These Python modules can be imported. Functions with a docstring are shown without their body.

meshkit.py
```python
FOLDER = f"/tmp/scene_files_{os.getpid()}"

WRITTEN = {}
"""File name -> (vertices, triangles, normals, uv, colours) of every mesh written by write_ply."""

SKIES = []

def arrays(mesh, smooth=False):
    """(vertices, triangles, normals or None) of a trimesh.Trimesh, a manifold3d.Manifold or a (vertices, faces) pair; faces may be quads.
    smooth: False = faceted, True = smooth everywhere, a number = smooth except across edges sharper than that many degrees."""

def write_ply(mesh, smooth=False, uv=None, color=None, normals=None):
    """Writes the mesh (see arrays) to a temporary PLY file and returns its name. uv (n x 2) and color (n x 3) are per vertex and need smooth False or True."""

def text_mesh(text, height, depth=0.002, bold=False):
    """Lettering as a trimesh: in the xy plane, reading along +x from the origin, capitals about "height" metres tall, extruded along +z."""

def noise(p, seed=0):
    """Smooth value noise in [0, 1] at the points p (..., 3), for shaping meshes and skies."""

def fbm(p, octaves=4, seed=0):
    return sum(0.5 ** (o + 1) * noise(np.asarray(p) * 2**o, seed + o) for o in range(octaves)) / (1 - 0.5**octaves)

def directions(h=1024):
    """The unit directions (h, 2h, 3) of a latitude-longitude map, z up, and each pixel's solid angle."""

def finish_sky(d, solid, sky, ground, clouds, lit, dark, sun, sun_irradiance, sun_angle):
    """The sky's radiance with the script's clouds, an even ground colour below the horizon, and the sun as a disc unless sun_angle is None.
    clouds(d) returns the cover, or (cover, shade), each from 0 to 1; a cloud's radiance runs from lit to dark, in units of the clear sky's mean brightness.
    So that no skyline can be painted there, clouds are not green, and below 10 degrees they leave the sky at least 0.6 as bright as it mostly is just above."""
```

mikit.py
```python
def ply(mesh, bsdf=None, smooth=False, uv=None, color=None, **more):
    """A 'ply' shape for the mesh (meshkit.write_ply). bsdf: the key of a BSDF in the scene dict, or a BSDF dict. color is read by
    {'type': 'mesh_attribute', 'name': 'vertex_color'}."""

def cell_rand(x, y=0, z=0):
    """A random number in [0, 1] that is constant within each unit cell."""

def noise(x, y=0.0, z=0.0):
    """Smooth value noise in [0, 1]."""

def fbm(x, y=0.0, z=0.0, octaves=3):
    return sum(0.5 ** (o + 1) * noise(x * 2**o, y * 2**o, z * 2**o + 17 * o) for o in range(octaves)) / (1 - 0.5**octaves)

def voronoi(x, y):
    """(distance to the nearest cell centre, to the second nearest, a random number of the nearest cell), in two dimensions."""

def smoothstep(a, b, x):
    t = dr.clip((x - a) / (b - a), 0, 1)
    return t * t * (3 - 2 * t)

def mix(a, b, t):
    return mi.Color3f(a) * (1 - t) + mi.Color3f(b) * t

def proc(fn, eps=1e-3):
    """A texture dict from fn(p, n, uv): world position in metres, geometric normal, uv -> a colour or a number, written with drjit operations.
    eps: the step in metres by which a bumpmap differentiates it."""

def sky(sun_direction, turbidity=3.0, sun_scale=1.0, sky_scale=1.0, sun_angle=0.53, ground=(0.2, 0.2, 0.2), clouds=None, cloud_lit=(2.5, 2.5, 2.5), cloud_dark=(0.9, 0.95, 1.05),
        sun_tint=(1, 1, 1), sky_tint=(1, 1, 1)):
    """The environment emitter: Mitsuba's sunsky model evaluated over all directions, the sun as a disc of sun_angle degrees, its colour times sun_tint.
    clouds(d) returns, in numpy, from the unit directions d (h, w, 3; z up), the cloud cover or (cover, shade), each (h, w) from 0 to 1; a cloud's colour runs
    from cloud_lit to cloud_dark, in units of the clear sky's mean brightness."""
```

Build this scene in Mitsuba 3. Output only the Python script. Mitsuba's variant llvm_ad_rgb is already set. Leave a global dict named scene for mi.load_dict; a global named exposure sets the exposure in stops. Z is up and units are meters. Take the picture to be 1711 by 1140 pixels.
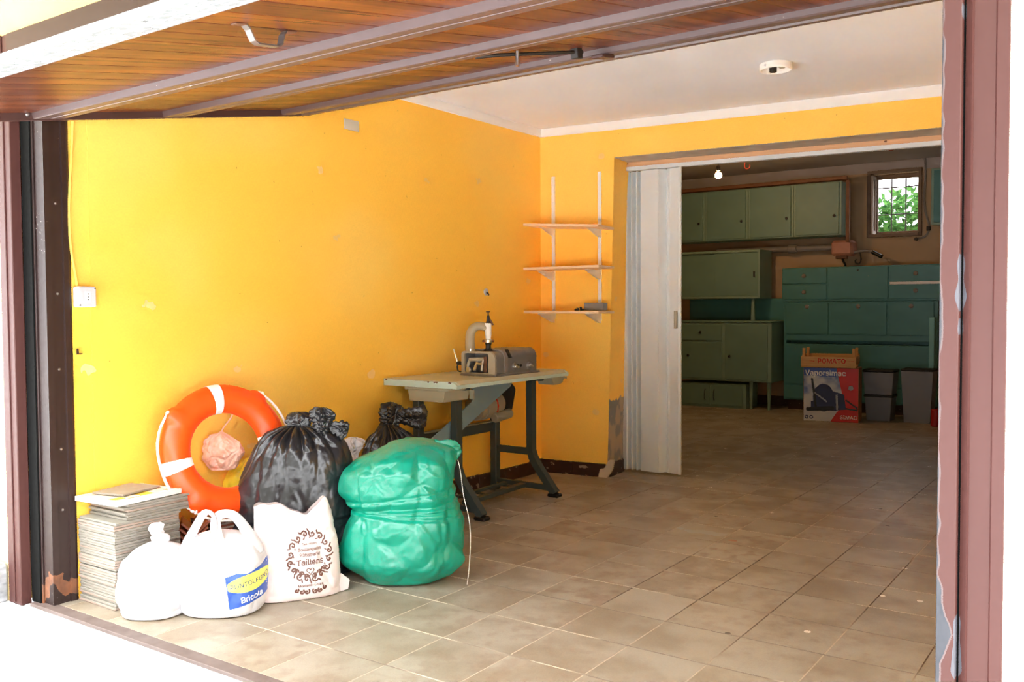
import math, numpy as np, trimesh, mitsuba as mi, drjit as dr, mikit, meshkit
import manifold3d as m3
from shapely.geometry import Polygon, Point, box as sbox, LineString
from shapely.ops import unary_union
from shapely import affinity
from scipy.spatial import cKDTree
from mikit import proc, noise, fbm, voronoi, cell_rand, smoothstep, mix

# ---------------------------------------------------------------- camera, sky, exposure
scene, labels = {}, {}
T = mi.ScalarTransform4f
EYE = np.array([0.0, 0.0, 1.25])
F_PX, YAW, PITCH, ROLL = 1522.0, math.radians(35.05), math.radians(2.1), math.radians(0.34)
_fw = np.array([-math.sin(YAW) * math.cos(PITCH), math.cos(YAW) * math.cos(PITCH), -math.sin(PITCH)])
_rt = np.array([math.cos(YAW), math.sin(YAW), 0.0])
_dn = np.cross(_fw, _rt)
_up = -(-math.sin(ROLL) * _rt + math.cos(ROLL) * _dn)
scene['camera'] = {'type': 'perspective', 'fov': 2 * math.degrees(math.atan(855.5 / F_PX)), 'fov_axis': 'x', 'near_clip': 0.05, 'far_clip': 200.0,
                   'to_world': T().look_at(origin=EYE.tolist(), target=(EYE + _fw).tolist(), up=_up.tolist())}

def clouds(d):      # closed overcast, brighter towards the zenith
    c = meshkit.fbm(d * np.array([2.2, 2.2, 5.0]) + 3.0, 4, 5)
    up = np.clip(d[..., 2], 0, 1)
    return np.full(d.shape[:2], 1.0), np.clip(1.0 - up + 0.5 * (c - 0.5), 0, 1)

scene['sky'] = mikit.sky((-0.06, -0.40, 0.91), turbidity=4.0, sun_scale=0.0, sky_scale=1.0, ground=(0.5, 0.5, 0.48), clouds=clouds,
                         cloud_lit=(2.6, 2.62, 2.66), cloud_dark=(1.0, 1.02, 1.06))
exposure = 5.4

# ---------------------------------------------------------------- helpers
rng = np.random.default_rng(7)
_used = {}
SEP = '__'

def key_for(name, parent=None):
    full = (parent + SEP if parent else '') + name
    n = _used.get(full, 0)
    _used[full] = n + 1
    return full if n == 0 else f'{full}_{n:03d}'

def tag(key, label=None, cat=None, group=None, kind=None):
    d = {}
    for k, v in (('label', label), ('category', cat), ('group', group), ('kind', kind)):
        if v: d[k] = v
    if d: labels[key] = d
    return key

def put(name, mesh, mat, parent=None, smooth=30, label=None, cat=None, group=None, kind=None, to=None, **kw):
    key = key_for(name, parent)
    d = mesh if isinstance(mesh, dict) else mikit.ply(mesh, mat, smooth=smooth, **kw)
    d = dict(d)
    if mat is not None: d['bsdf'] = {'type': 'ref', 'id': mat}
    if to is not None: d['to_world'] = to
    scene[key] = d
    return tag(key, label, cat, group, kind)

def thing(name, label, cat, group=None, kind=None):
    return tag(key_for(name), label, cat, group, kind)

def S(r, g, b):
    return [((c / 255 + 0.055) / 1.055) ** 2.4 if c > 10 else c / 255 / 12.92 for c in (r, g, b)]

def mat(name, color, rough=0.5, metal=0.0, spec=0.5, bump=None, **kw):
    col = {'type': 'rgb', 'value': color} if isinstance(color, (list, tuple)) else proc(color)
    b = {'type': 'principled', 'base_color': col, 'roughness': rough, 'metallic': metal, 'specular': spec, **kw}
    if bump is not None:
        b = {'type': 'bumpmap', 'arbitrary': proc(bump[0], eps=bump[1]), 'scale': 1.0, 'bsdf': b}
    scene[name] = {'type': 'twosided', 'bsdf': b}
    return name

def cat_(ms):
    return trimesh.util.concatenate([tm(m) for m in ms])

def tm(m):
    if isinstance(m, trimesh.Trimesh): return m
    if hasattr(m, 'to_mesh'):
        q = m.to_mesh(); return trimesh.Trimesh(q.vert_properties[:, :3], q.tri_verts, process=False)
    return trimesh.Trimesh(np.asarray(m[0], float), np.asarray(m[1], int), process=False)

def box(x0, x1, y0, y1, z0, z1, r=0.0):
    """Box; r = chamfer of all edges."""
    if r <= 0:
        return trimesh.creation.box(bounds=[[x0, y0, z0], [x1, y1, z1]])
    pts = []
    for sx in (0, 1):
        for sy in (0, 1):
            for sz in (0, 1):
                c = np.array([(x0, x1)[sx], (y0, y1)[sy], (z0, z1)[sz]], float)
                i = np.array([1 - 2 * sx, 1 - 2 * sy, 1 - 2 * sz]) * r
                for k in range(3):
                    v = i.copy(); v[k] = 0
                    pts.append(c + v)
    return tm(m3.Manifold.hull_points(np.array(pts)))

def mbox(x0, x1, y0, y1, z0, z1):
    return m3.Manifold.cube([x1 - x0, y1 - y0, z1 - z0]).translate([x0, y0, z0])

def frame_mat(o, ex, ey, ez):
    m = np.eye(4); m[:3, 0], m[:3, 1], m[:3, 2], m[:3, 3] = ex, ey, ez, o
    return m

def moved(mesh, m):
    q = tm(mesh).copy(); q.apply_transform(m); return q

def prism(pts, o, ex, ey, length, ez=None):
    """Polygon pts (in ex, ey) extruded along ex x ey (or ez) by length from o."""
    p = pts if isinstance(pts, Polygon) else Polygon(pts)
    g = trimesh.creation.extrude_polygon(p, length, engine='earcut')
    ex, ey = np.asarray(ex, float), np.asarray(ey, float)
    ez = np.cross(ex, ey) if ez is None else np.asarray(ez, float)
    q = moved(g, frame_mat(o, ex, ey, ez))
    if np.dot(np.cross(ex, ey), ez) < 0: q.invert()
    return q

def tube(path, r, n=10, cap=True, flat=1.0):
    p = np.asarray(path, float)
    r = np.broadcast_to(r, (len(p),))
    t = np.gradient(p, axis=0); t /= np.linalg.norm(t, axis=1, keepdims=True) + 1e-12
    a = np.cross(t[0], [0, 0, 1.0] if abs(t[0][2]) < .9 else [1.0, 0, 0]); a /= np.linalg.norm(a)
    vs = []
    for i in range(len(p)):
        a = a - t[i] * (a @ t[i]); a /= np.linalg.norm(a) + 1e-12
        b = np.cross(t[i], a)
        ang = np.arange(n) * 2 * math.pi / n
        vs.append(p[i] + r[i] * (np.cos(ang)[:, None] * a + flat * np.sin(ang)[:, None] * b))
    v = np.vstack(vs); f = []
    for i in range(len(p) - 1):
        for j in range(n):
            q = [i * n + j, i * n + (j + 1) % n, (i + 1) * n + (j + 1) % n, (i + 1) * n + j]
            f += [[q[0], q[1], q[2]], [q[0], q[2], q[3]]]
    if cap:
        c0, c1 = len(v), len(v) + 1
        v = np.vstack([v, p[0], p[-1]]); k = (len(p) - 1) * n
        for j in range(n):
            f += [[c0, (j + 1) % n, j], [c1, k + j, k + (j + 1) % n]]
    return trimesh.Trimesh(v, np.array(f), process=False)

def spline(pts, n=40):
    from scipy.interpolate import CubicSpline
    pts = np.asarray(pts, float)
    d = np.r_[0, np.cumsum(np.linalg.norm(np.diff(pts, axis=0), axis=1))]
    return CubicSpline(d, pts)(np.linspace(0, d[-1], n))

def lathe(prof, o=(0, 0, 0), axis=(0, 0, 1), n=28):
    """prof: list of (r, h)."""
    axis = np.asarray(axis, float); axis /= np.linalg.norm(axis)
    a = np.cross(axis, [0, 0, 1.0] if abs(axis[2]) < .9 else [1.0, 0, 0]); a /= np.linalg.norm(a); b = np.cross(axis, a)
    ang = np.arange(n) * 2 * math.pi / n
    v = np.vstack([np.asarray(o) + axis * h + r * (np.cos(ang)[:, None] * a + np.sin(ang)[:, None] * b) for r, h in prof])
    f = []
    for i in range(len(prof) - 1):
        for j in range(n):
            q = [i * n + j, i * n + (j + 1) % n, (i + 1) * n + (j + 1) % n, (i + 1) * n + j]
            f += [[q[0], q[1], q[2]], [q[0], q[2], q[3]]]
    return trimesh.Trimesh(v, np.array(f), process=False)

def cyl(p0, p1, r, n=20, r1=None, ch=0.0):
    p0, p1 = np.asarray(p0, float), np.asarray(p1, float)
    L = np.linalg.norm(p1 - p0); r1 = r if r1 is None else r1
    prof = [(0, 0), (r - ch, 0)] + ([(r, ch)] if ch else []) + ([(r1, L - ch)] if ch else []) + [(r1 - ch, L), (0, L)]
    return lathe(prof, p0, p1 - p0, n)

def bar(p0, p1, w, h, up=(0, 0, 1), r=0.003):
    """Rectangular bar from p0 to p1, w across, h along up."""
    p0, p1 = np.asarray(p0, float), np.asarray(p1, float)
    d = p1 - p0; L = np.linalg.norm(d); d /= L
    s = np.cross(d, up); s /= np.linalg.norm(s); u = np.cross(s, d)
    return moved(box(0, L, -w / 2, w / 2, -h / 2, h / 2, r), frame_mat(p0, d, -s, u) if np.dot(np.cross(d, -s), u) > 0 else frame_mat(p0, d, s, u))

def bars(path, w, h, up):
    """Rectangular tube swept along a path in a plane; up is the plane's normal (h along it)."""
    p = np.asarray(path, float); up = np.asarray(up, float)
    t = np.gradient(p, axis=0); t /= np.linalg.norm(t, axis=1, keepdims=True)
    t[0] = (p[1] - p[0]) / np.linalg.norm(p[1] - p[0]); t[-1] = (p[-1] - p[-2]) / np.linalg.norm(p[-1] - p[-2])
    v = []
    for i in range(len(p)):
        s = np.cross(t[i], up); s /= np.linalg.norm(s)
        k = 1.0
        if 0 < i < len(p) - 1:
            a = p[i] - p[i - 1]; a /= np.linalg.norm(a); k = 1 / max(0.5, a @ t[i])
        for a, b in ((-1, -1), (1, -1), (1, 1), (-1, 1)):
            v.append(p[i] + s * a * w / 2 * k + up * b * h / 2)
    f = []
    for i in range(len(p) - 1):
        for j in range(4):
            q = [i * 4 + j, i * 4 + (j + 1) % 4, (i + 1) * 4 + (j + 1) % 4, (i + 1) * 4 + j]
            f += [[q[0], q[1], q[2]], [q[0], q[2], q[3]]]
    k = (len(p) - 1) * 4
    f += [[0, 2, 1], [0, 3, 2], [k, k + 1, k + 2], [k, k + 2, k + 3]]
    q = trimesh.Trimesh(np.array(v), np.array(f), process=False)
    if q.volume < 0: q.invert()
    return q

def flat_poly(p):
    """Triangulated flat polygon (2D) as (v2, f)."""
    vs, fs, at = [], [], 0
    for g in getattr(p, 'geoms', [p]):
        if g.is_empty or g.area < 1e-9: continue
        v, f = trimesh.creation.triangulate_polygon(g, engine='earcut')
        vs.append(v); fs.append(f + at); at += len(v)
    return np.vstack(vs), np.vstack(fs)

def text_poly(text, height, bold=False):
    m = meshkit.text_mesh(text, height, 0.001, bold)
    keep = m.face_normals[:, 2] > 0.5
    return np.array(m.vertices[:, :2]), np.array(m.faces[keep])

def center2(vf, cx, cy, w=None, sx=1.0):
    v, f = vf
    v = v.copy(); lo, hi = v[np.unique(f)].min(0), v[np.unique(f)].max(0)
    k = 1.0 if w is None else w / (hi[0] - lo[0])
    v = (v - (lo + hi) / 2) * [k * sx, k if w is None else k]
    return v + [cx, cy], f

def join2(vfs):
    vs, fs, at = [], [], 0
    for v, f in vfs:
        vs.append(v); fs.append(f + at); at += len(v)
    return np.vstack(vs), np.vstack(fs)

def decal(vf, target, o, ex, ey, off=0.0012, edge=0.012):
    """A flat print laid on a mesh: each 2D point is carried along -(ex x ey) onto the target's front surface."""
    v, f = vf
    m = trimesh.Trimesh(np.c_[v, np.zeros(len(v))], f, process=True)
    for _ in range(6):
        L = m.edges_unique_length
        if L.max() < edge: break
        nv, nf = trimesh.remesh.subdivide(m.vertices, m.faces, np.unique(m.faces_unique_edges[m.edges_unique_length[m.faces_unique_edges].max(1) > edge].nonzero()[0]) if False else np.where(m.edges_unique_length[m.faces_unique_edges].max(1) > edge)[0])
        m = trimesh.Trimesh(nv, nf, process=True)
    ex, ey = np.asarray(ex, float), np.asarray(ey, float); ez = np.cross(ex, ey)
    P = np.asarray(o) + m.vertices[:, :1] * ex + m.vertices[:, 1:2] * ey
    inter = trimesh.ray.ray_triangle.RayMeshIntersector(target) if not trimesh.ray.has_embree else target.ray
    loc, ri, ti = inter.intersects_location(P + ez * 0.6, np.tile(-ez, (len(P), 1)), multiple_hits=False)
    h = np.full(len(P), np.nan); h[ri] = ((loc - np.asarray(o)) @ ez) + off
    ok = ~np.isnan(h)
    faces = m.faces[ok[m.faces].all(1)]
    V = np.asarray(o) + m.vertices[:, :1] * ex + m.vertices[:, 1:2] * ey + np.nan_to_num(h)[:, None] * ez
    q = trimesh.Trimesh(V, faces, process=False); q.remove_unreferenced_vertices()
    return q

def planar(vf, o, ex, ey, off=0.0):
    v, f = vf
    ex, ey = np.asarray(ex, float), np.asarray(ey, float); ez = np.cross(ex, ey)
    return trimesh.Trimesh(np.asarray(o) + v[:, :1] * ex + v[:, 1:2] * ey + ez * off, f, process=False)

# ---------------------------------------------------------------- materials
def m_yellow(p, n, uv):
    a = fbm(p.x * 1.3 + 5, p.y * 1.3, p.z * 1.3, 4)
    c = mix(S(252, 195, 74), S(252, 204, 94), smoothstep(0.35, 0.7, a))
    g = noise(p.x * 160, p.y * 160, p.z * 160)
    c = c * (0.96 + 0.08 * g)
    # scuffs: small dark scratches and pale knocks, scattered
    s1, _, k1 = voronoi(p.y * 3.1 + p.x * 3.0, p.z * 3.3 + 9)
    dark = (s1 < 0.009 * (0.4 + k1)) & (k1 > 0.5)
    c = dr.select(dark, c * 0.5, c)
    s2, _, k2 = voronoi(p.y * 2.1 + p.x * 2.0 + 40, p.z * 2.6 + 3)
    pale = (s2 + 0.07 * noise(p.y * 60, p.z * 60) < 0.085) & (k2 > 0.72)
    c = dr.select(pale, mix(c, S(235, 205, 165), 0.45), c)
    s3, _, k3 = voronoi(p.y * 9 + p.z * 5 + p.x * 9, p.z * 3.0 - p.y * 1.5 + 20)
    c = dr.select((s3 + 0.05 * noise(p.y * 90, p.z * 90) < 0.045) & (k3 > 0.93), c * 0.72, c)
    return c
def b_plaster(p, n, uv):
    return 0.0016 * fbm(p.x * 70, p.y * 70, p.z * 70, 3) + 0.0012 * noise(p.x * 25, p.y * 25, p.z * 25)
mat('yellow_paint', m_yellow, 0.55, spec=0.35, bump=(b_plaster, 2e-3))

def m_pier(p, n, uv):   # yellow return of the pier with its broken grey patch low down
    c = m_yellow(p, n, uv)
    e = fbm(p.y * 9, p.z * 6 + 2, p.x * 9, 3)
    bare = (p.z < 0.58 + 0.28 * (e - 0.5)) & (n.x > 0.6)
    g = mix(S(176, 160, 140), S(134, 134, 134), smoothstep(0.42, 0.6, fbm(p.y * 14, p.z * 9, 3.0, 3)))
    return dr.select(bare, g, c)
mat('pier_paint', m_pier, 0.6, spec=0.3, bump=(b_plaster, 2e-3))

def m_ceil(p, n, uv):
    return mix(S(206, 208, 213), S(222, 224, 229), fbm(p.x * 2, p.y * 2, p.z * 2, 4))
mat('ceiling_white', m_ceil, 0.8, spec=0.2, bump=(lambda p, n, uv: 0.003 * fbm(p.x * 45, p.y * 45, p.z * 45, 3), 3e-3))
mat('cornice_white', S(232, 230, 228), 0.7, spec=0.2)
mat('soffit_grey', lambda p, n, uv: mix(S(150, 138, 124), S(182, 168, 150), fbm(p.x * 12, p.y * 12, p.z * 12, 3)), 0.8)

def m_tile(p, n, uv):
    ix, iy = dr.floor((p.x + 2.49) / 0.31), dr.floor((p.y - 2.64) / 0.318)
    r = cell_rand(ix, iy, 4); r2 = cell_rand(ix, iy, 9)
    a = fbm(p.x * 5 + 13 * r, p.y * 5 + 7 * r, r * 9, 4)
    b = fbm(p.x * 22 + 13 * r, p.y * 22, r * 9, 3)
    c = mix(S(134, 122, 104), S(150, 142, 127), smoothstep(0.3, 0.7, a))
    c = mix(c, S(124, 100, 82), 0.5 * smoothstep(0.45, 0.8, b) * r2)
    c = c * (0.96 + 0.08 * r)
    f = noise(p.x * 300, p.y * 300, 0.0)
    c = c * (0.95 + 0.1 * f)
    s, _, k = voronoi(p.x * 2.3, p.y * 2.3)
    c = dr.select((s < 0.03) & (k > 0.75), mix(c, S(225, 220, 210), 0.8), c)
    c = dr.select((s < 0.025) & (k < 0.12), c * 0.35, c)
    # two old spills: a bluish smear and a red-brown one
    w = 0.05 * (fbm(p.x * 18, p.y * 18, 0.0, 3) - 0.5)
    d1 = dr.sqrt(dr.square((p.x + 2.03) * 0.8) + dr.square((p.y - 4.70) * 2.2)) + 3 * w
    c = dr.select(d1 < 0.09, mix(c, S(150, 158, 158), 0.5), c)
    d2 = dr.sqrt(dr.square((p.x + 1.80) * 1.3) + dr.square((p.y - 4.62) * 2.0)) + 2 * w
    c = dr.select(d2 < 0.05, mix(c, S(160, 92, 60), 0.7), c)
    return c
mat('floor_tile_glaze', m_tile, 0.42, spec=0.45, bump=(lambda p, n, uv: 0.0007 * fbm(p.x * 18, p.y * 18, 0.0, 3), 3e-3))
def m_grout(p, n, uv):   # pale across the room, browner along it, both patchy with dirt
    fy = dr.abs((p.y - 2.64) / 0.318 - dr.round((p.y - 2.64) / 0.318)) * 0.318
    a = fbm(p.x * 2.2, p.y * 2.2, 0.0, 3)
    pale = mix(S(124, 112, 96), S(186, 174, 154), smoothstep(0.40, 0.56, a))
    brown = mix(S(82, 64, 50), S(168, 154, 134), smoothstep(0.44, 0.60, fbm(p.x * 1.1 + 7, p.y * 0.8, 2.0, 3) + dr.select(p.x < -2.0, 0.12, 0.0)))
    return dr.select(fy < 0.006, pale, brown)
mat('grout', m_grout, 0.8)
def m_conc(p, n, uv):
    a = fbm(p.x * 3, p.y * 3, p.z * 3, 4)
    c = mix(S(206, 208, 209), S(228, 229, 230), a)
    g = noise(p.x * 140, p.y * 140, p.z * 140)
    c = c * (0.88 + 0.2 * g)
    s, _, k = voronoi(p.x * 7, p.y * 7)
    return dr.select((s < 0.05) & (k > 0.6), c * 0.5, c)
mat('concrete', m_conc, 0.85, spec=0.2, bump=(lambda p, n, uv: 0.002 * fbm(p.x * 60, p.y * 60, p.z * 60, 3), 3e-3))
mat('threshold_metal', lambda p, n, uv: mix(S(112, 100, 95), S(92, 78, 73), fbm(p.x * 20, p.y * 20, 1.0, 3)), 0.6)
mat('plinth_stone', lambda p, n, uv: mix(S(110, 112, 116), S(176, 178, 182), fbm(p.x * 30, p.y * 30, p.z * 60, 3)), 0.85, bump=(lambda p, n, uv: 0.012 * fbm(p.x * 25, p.y * 25, p.z * 50, 3), 3e-3))
def m_cream(p, n, uv):
    return mix(S(206, 186, 132), S(214, 196, 146), fbm(p.x * 3, p.y * 3, p.z * 3, 3))
mat('facade_white', S(238, 234, 222), 0.8, spec=0.2)
mat('opposite_wall', S(106, 104, 92), 0.85)
mat('facade_cream', m_cream, 0.8, spec=0.2, bump=(b_plaster, 2e-3))

def steel_paint(base, base2, chips):
    def f(p, n, uv):
        c = mix(base, base2, fbm(p.x * 6, p.y * 6, p.z * 6, 3))
        q = noise(p.x * 190, p.y * 190, p.z * 190)
        k = fbm(p.x * 5 + 3, p.y * 5, p.z * 5, 2)
        return dr.select((q > 0.94) & (k > chips + 0.10), mi.Color3f(S(205, 198, 190)), c)
    return f
mat('brown_steel', steel_paint(S(74, 56, 55), S(86, 68, 66), 0.58), 0.38, spec=0.6)
mat('header_paint', S(62, 40, 37), 0.5)
mat('brown_steel_side', steel_paint(S(74, 48, 44), S(60, 38, 36), 0.62), 0.4, spec=0.5)
def m_column(p, n, uv):
    c = steel_paint(S(36, 21, 19), S(44, 27, 24), 0.6)(p, n, uv)
    e = fbm(p.x * 9, p.y * 9, p.z * 7, 4)
    rust = p.z + 0.5 * (e - 0.5) < 0.14
    r = mix(S(148, 92, 58), S(96, 66, 52), fbm(p.x * 40, p.y * 40, p.z * 30, 3))
    c = dr.select(rust & (e > 0.36), mix(c, r, 0.75), c)
    return c
mat('column_paint', m_column, 0.42, spec=0.5)
def m_frame(p, n, uv):   # outdoor frame, paint peeling from the edge next to the opening
    c = mix(S(78, 44, 40), S(70, 39, 36), fbm(p.x * 8, p.y * 8, p.z * 2.5, 3))
    d = p.x + 0.337
    e = fbm(p.z * 3.0 + 2, 1.0, 0.0, 3) - 0.46
    th = 0.002 + 0.10 * dr.maximum(e, 0) * noise(p.z * 7, 5.0, 0.0) + 0.006 * noise(p.z * 40, 2.0, 0.0)
    lo = dr.maximum(0, 1 - dr.abs(p.z - 0.61) / 0.06) * 0.018
    th = th + lo
    grey = mix(S(74, 74, 80), S(42, 47, 56), fbm(p.x * 50, p.z * 18, 0.0, 3))
    on = (p.x < -0.29) & (d > -0.01)
    c = dr.select(on & (d < th), grey, c)
    c = dr.select(on & (dr.abs(d - th) < 0.0016), mi.Color3f(S(94, 80, 80)), c)
    j = dr.abs(p.x + 0.299)
    tj = 0.010 * smoothstep(0.6, 0.75, noise(p.z * 6 + 0.5, 8.0, 0.0)) * noise(p.z * 30, 1.0, 0.0)
    return dr.select(j < tj, mi.Color3f(S(84, 84, 92)), c)
mat('frame_paint', m_frame, 0.5, spec=0.4)
mat('black_rubber', S(5, 6, 6), 0.8, spec=0.2)
def m_galv(p, n, uv):
    s, _, k = voronoi(p.x * 60, p.y * 60)
    c = mix(S(134, 144, 151), S(168, 178, 184), k)
    g = noise(p.x * 90, p.y * 200, p.z * 90)
    return dr.select(g > 0.88, c * 0.6, c)
mat('galvanised', m_galv, 0.5, metal=0.25, spec=0.5)
def m_wood(p, n, uv):
    i = dr.floor((p.x + 3.71) / 0.128)
    r = cell_rand(i, 3.0, 1.0)
    a = fbm(p.x * 18 + 31 * r, p.y * 1.6 + 9 * r, 0.0, 4)
    c = mix(S(106, 53, 24), S(80, 38, 22), smoothstep(0.3, 0.7, a))
    w = fbm(p.x * 3.1 + 4 * r, p.y * 2.2, 2.0, 3)
    c = mix(c, S(74, 32, 22), 0.9 * smoothstep(0.42, 0.64, w))
    st = noise(p.x * 120 + 50 * r, p.y * 3.5, 0.0)
    c = c * (0.88 + 0.18 * st)
    dark = smoothstep(0.70, 0.78, fbm(p.x * 45 + 20 * r, p.y * 2.4, 5.0, 3))
    return mix(c, S(52, 26, 18), 0.75 * dark)
mat('varnished_wood', m_wood, 0.36, spec=0.5)
mat('shelf_wood', lambda p, n, uv: mix(S(236, 206, 168), S(220, 186, 146), fbm(p.x * 6, p.y * 40, p.z * 60, 3)), 0.5)
def m_pine(p, n, uv):
    c = mix(S(226, 184, 142), S(204, 156, 112), fbm(p.x * 4, p.y * 60, p.z * 80, 3))
    s, _, k = voronoi(p.x * 5.0, 0.3)
    return dr.select((s < 0.045) & (k > 0.4) & (dr.abs(p.z - 2.314) < 0.006), mi.Color3f(S(110, 66, 36)), c)
mat('pine_batten', m_pine, 0.55)
mat('white_plastic', S(212, 217, 219), 0.4)
mat('white_lacquer', S(232, 230, 226), 0.35)
mat('grey_plastic', S(190, 192, 196), 0.4)
mat('black_hole', S(8, 8, 8), 0.9)
mat('steel', S(196, 196, 198), 0.28, metal=1.0)
mat('dull_steel', S(128, 122, 120), 0.4, metal=0.8)
mat('chrome', S(220, 220, 222), 0.14, metal=1.0)
mat('iron_dark', S(46, 42, 40), 0.5, metal=0.4)
mat('rust_brown', S(92, 58, 40), 0.6)
def m_base(p, n, uv):
    c = mix(S(52, 30, 26), S(70, 46, 40), fbm(p.x * 16, p.y * 16, p.z * 16, 3))
    g = fbm(p.x * 26 + 3, p.y * 26, p.z * 30, 3)
    return dr.select(g > 0.72, mi.Color3f(S(150, 134, 120)), c)
mat('skirting_brown', m_base, 0.35)
mat('chipped_plaster', S(196, 184, 166), 0.8)
# sewing table and machine
def m_top(p, n, uv):
    c = mix(S(186, 186, 162), S(170, 166, 138), fbm(p.x * 7, p.y * 7, 1.0, 4))
    return c
mat('table_laminate', m_top, 0.4)
mat('table_edge', lambda p, n, uv: mix(S(176, 200, 190), S(190, 212, 204), fbm(p.x * 20, p.y * 20, p.z * 40, 3)), 0.45)
mat('table_frame', S(58, 68, 66), 0.4)
mat('tray_green', S(164, 160, 136), 0.5)
mat('machine_grey', lambda p, n, uv: mix(S(112, 112, 112), S(126, 125, 124), fbm(p.x * 30, p.y * 30, p.z * 30, 3)), 0.36, metal=0.3)
mat('machine_cream', S(158, 150, 132), 0.4)
mat('tube_beige', S(160, 146, 118), 0.45)
mat('motor_grey', S(142, 134, 116), 0.5)
mat('guard_blue', S(118, 142, 150), 0.45)
mat('red_paint', S(170, 26, 26), 0.45)
mat('black_paint', S(12, 12, 13), 0.4)
# bags
mat('bag_black', lambda p, n, uv: mix(S(22, 22, 25), S(36, 36, 40), fbm(p.x * 7, p.y * 7, p.z * 7, 3)), 0.27, spec=0.7)
mat('bag_green', lambda p, n, uv: mix(S(0, 128, 104), S(8, 150, 124), fbm(p.x * 9, p.y * 9, p.z * 9, 3)), 0.30, spec=0.75)
mat('bag_white', S(198, 198, 202), 0.4)
mat('bag_pinkish', S(214, 200, 198), 0.42)
mat('bag_clear_pink', lambda p, n, uv: mix(S(196, 140, 116), S(226, 186, 164), fbm(p.x * 30, p.y * 30, p.z * 30, 3)), 0.25, spec=0.7)
mat('bag_yellow', S(240, 214, 60), 0.3, spec=0.6)
mat('print_brown', S(96, 62, 52), 0.5)
mat('print_blue', S(52, 88, 176), 0.4)
mat('print_navy', S(24, 42, 110), 0.45)
mat('print_yellow', S(236, 232, 110), 0.4)
mat('print_white', S(238, 238, 238), 0.45)
mat('print_red', S(205, 30, 24), 0.45)
mat('print_sky', lambda p, n, uv: mix(S(70, 110, 176), S(206, 212, 220), smoothstep(0.3, 0.75, fbm(p.x * 9, p.y * 9, p.z * 9, 3) + 0.9 * (0.46 - p.z))), 0.45)
mat('print_black', S(18, 20, 26), 0.45)
mat('print_darkblue', S(30, 44, 92), 0.45)
mat('print_grey', S(150, 156, 166), 0.45)
mat('carton_brown', S(150, 116, 84), 0.8)
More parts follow.
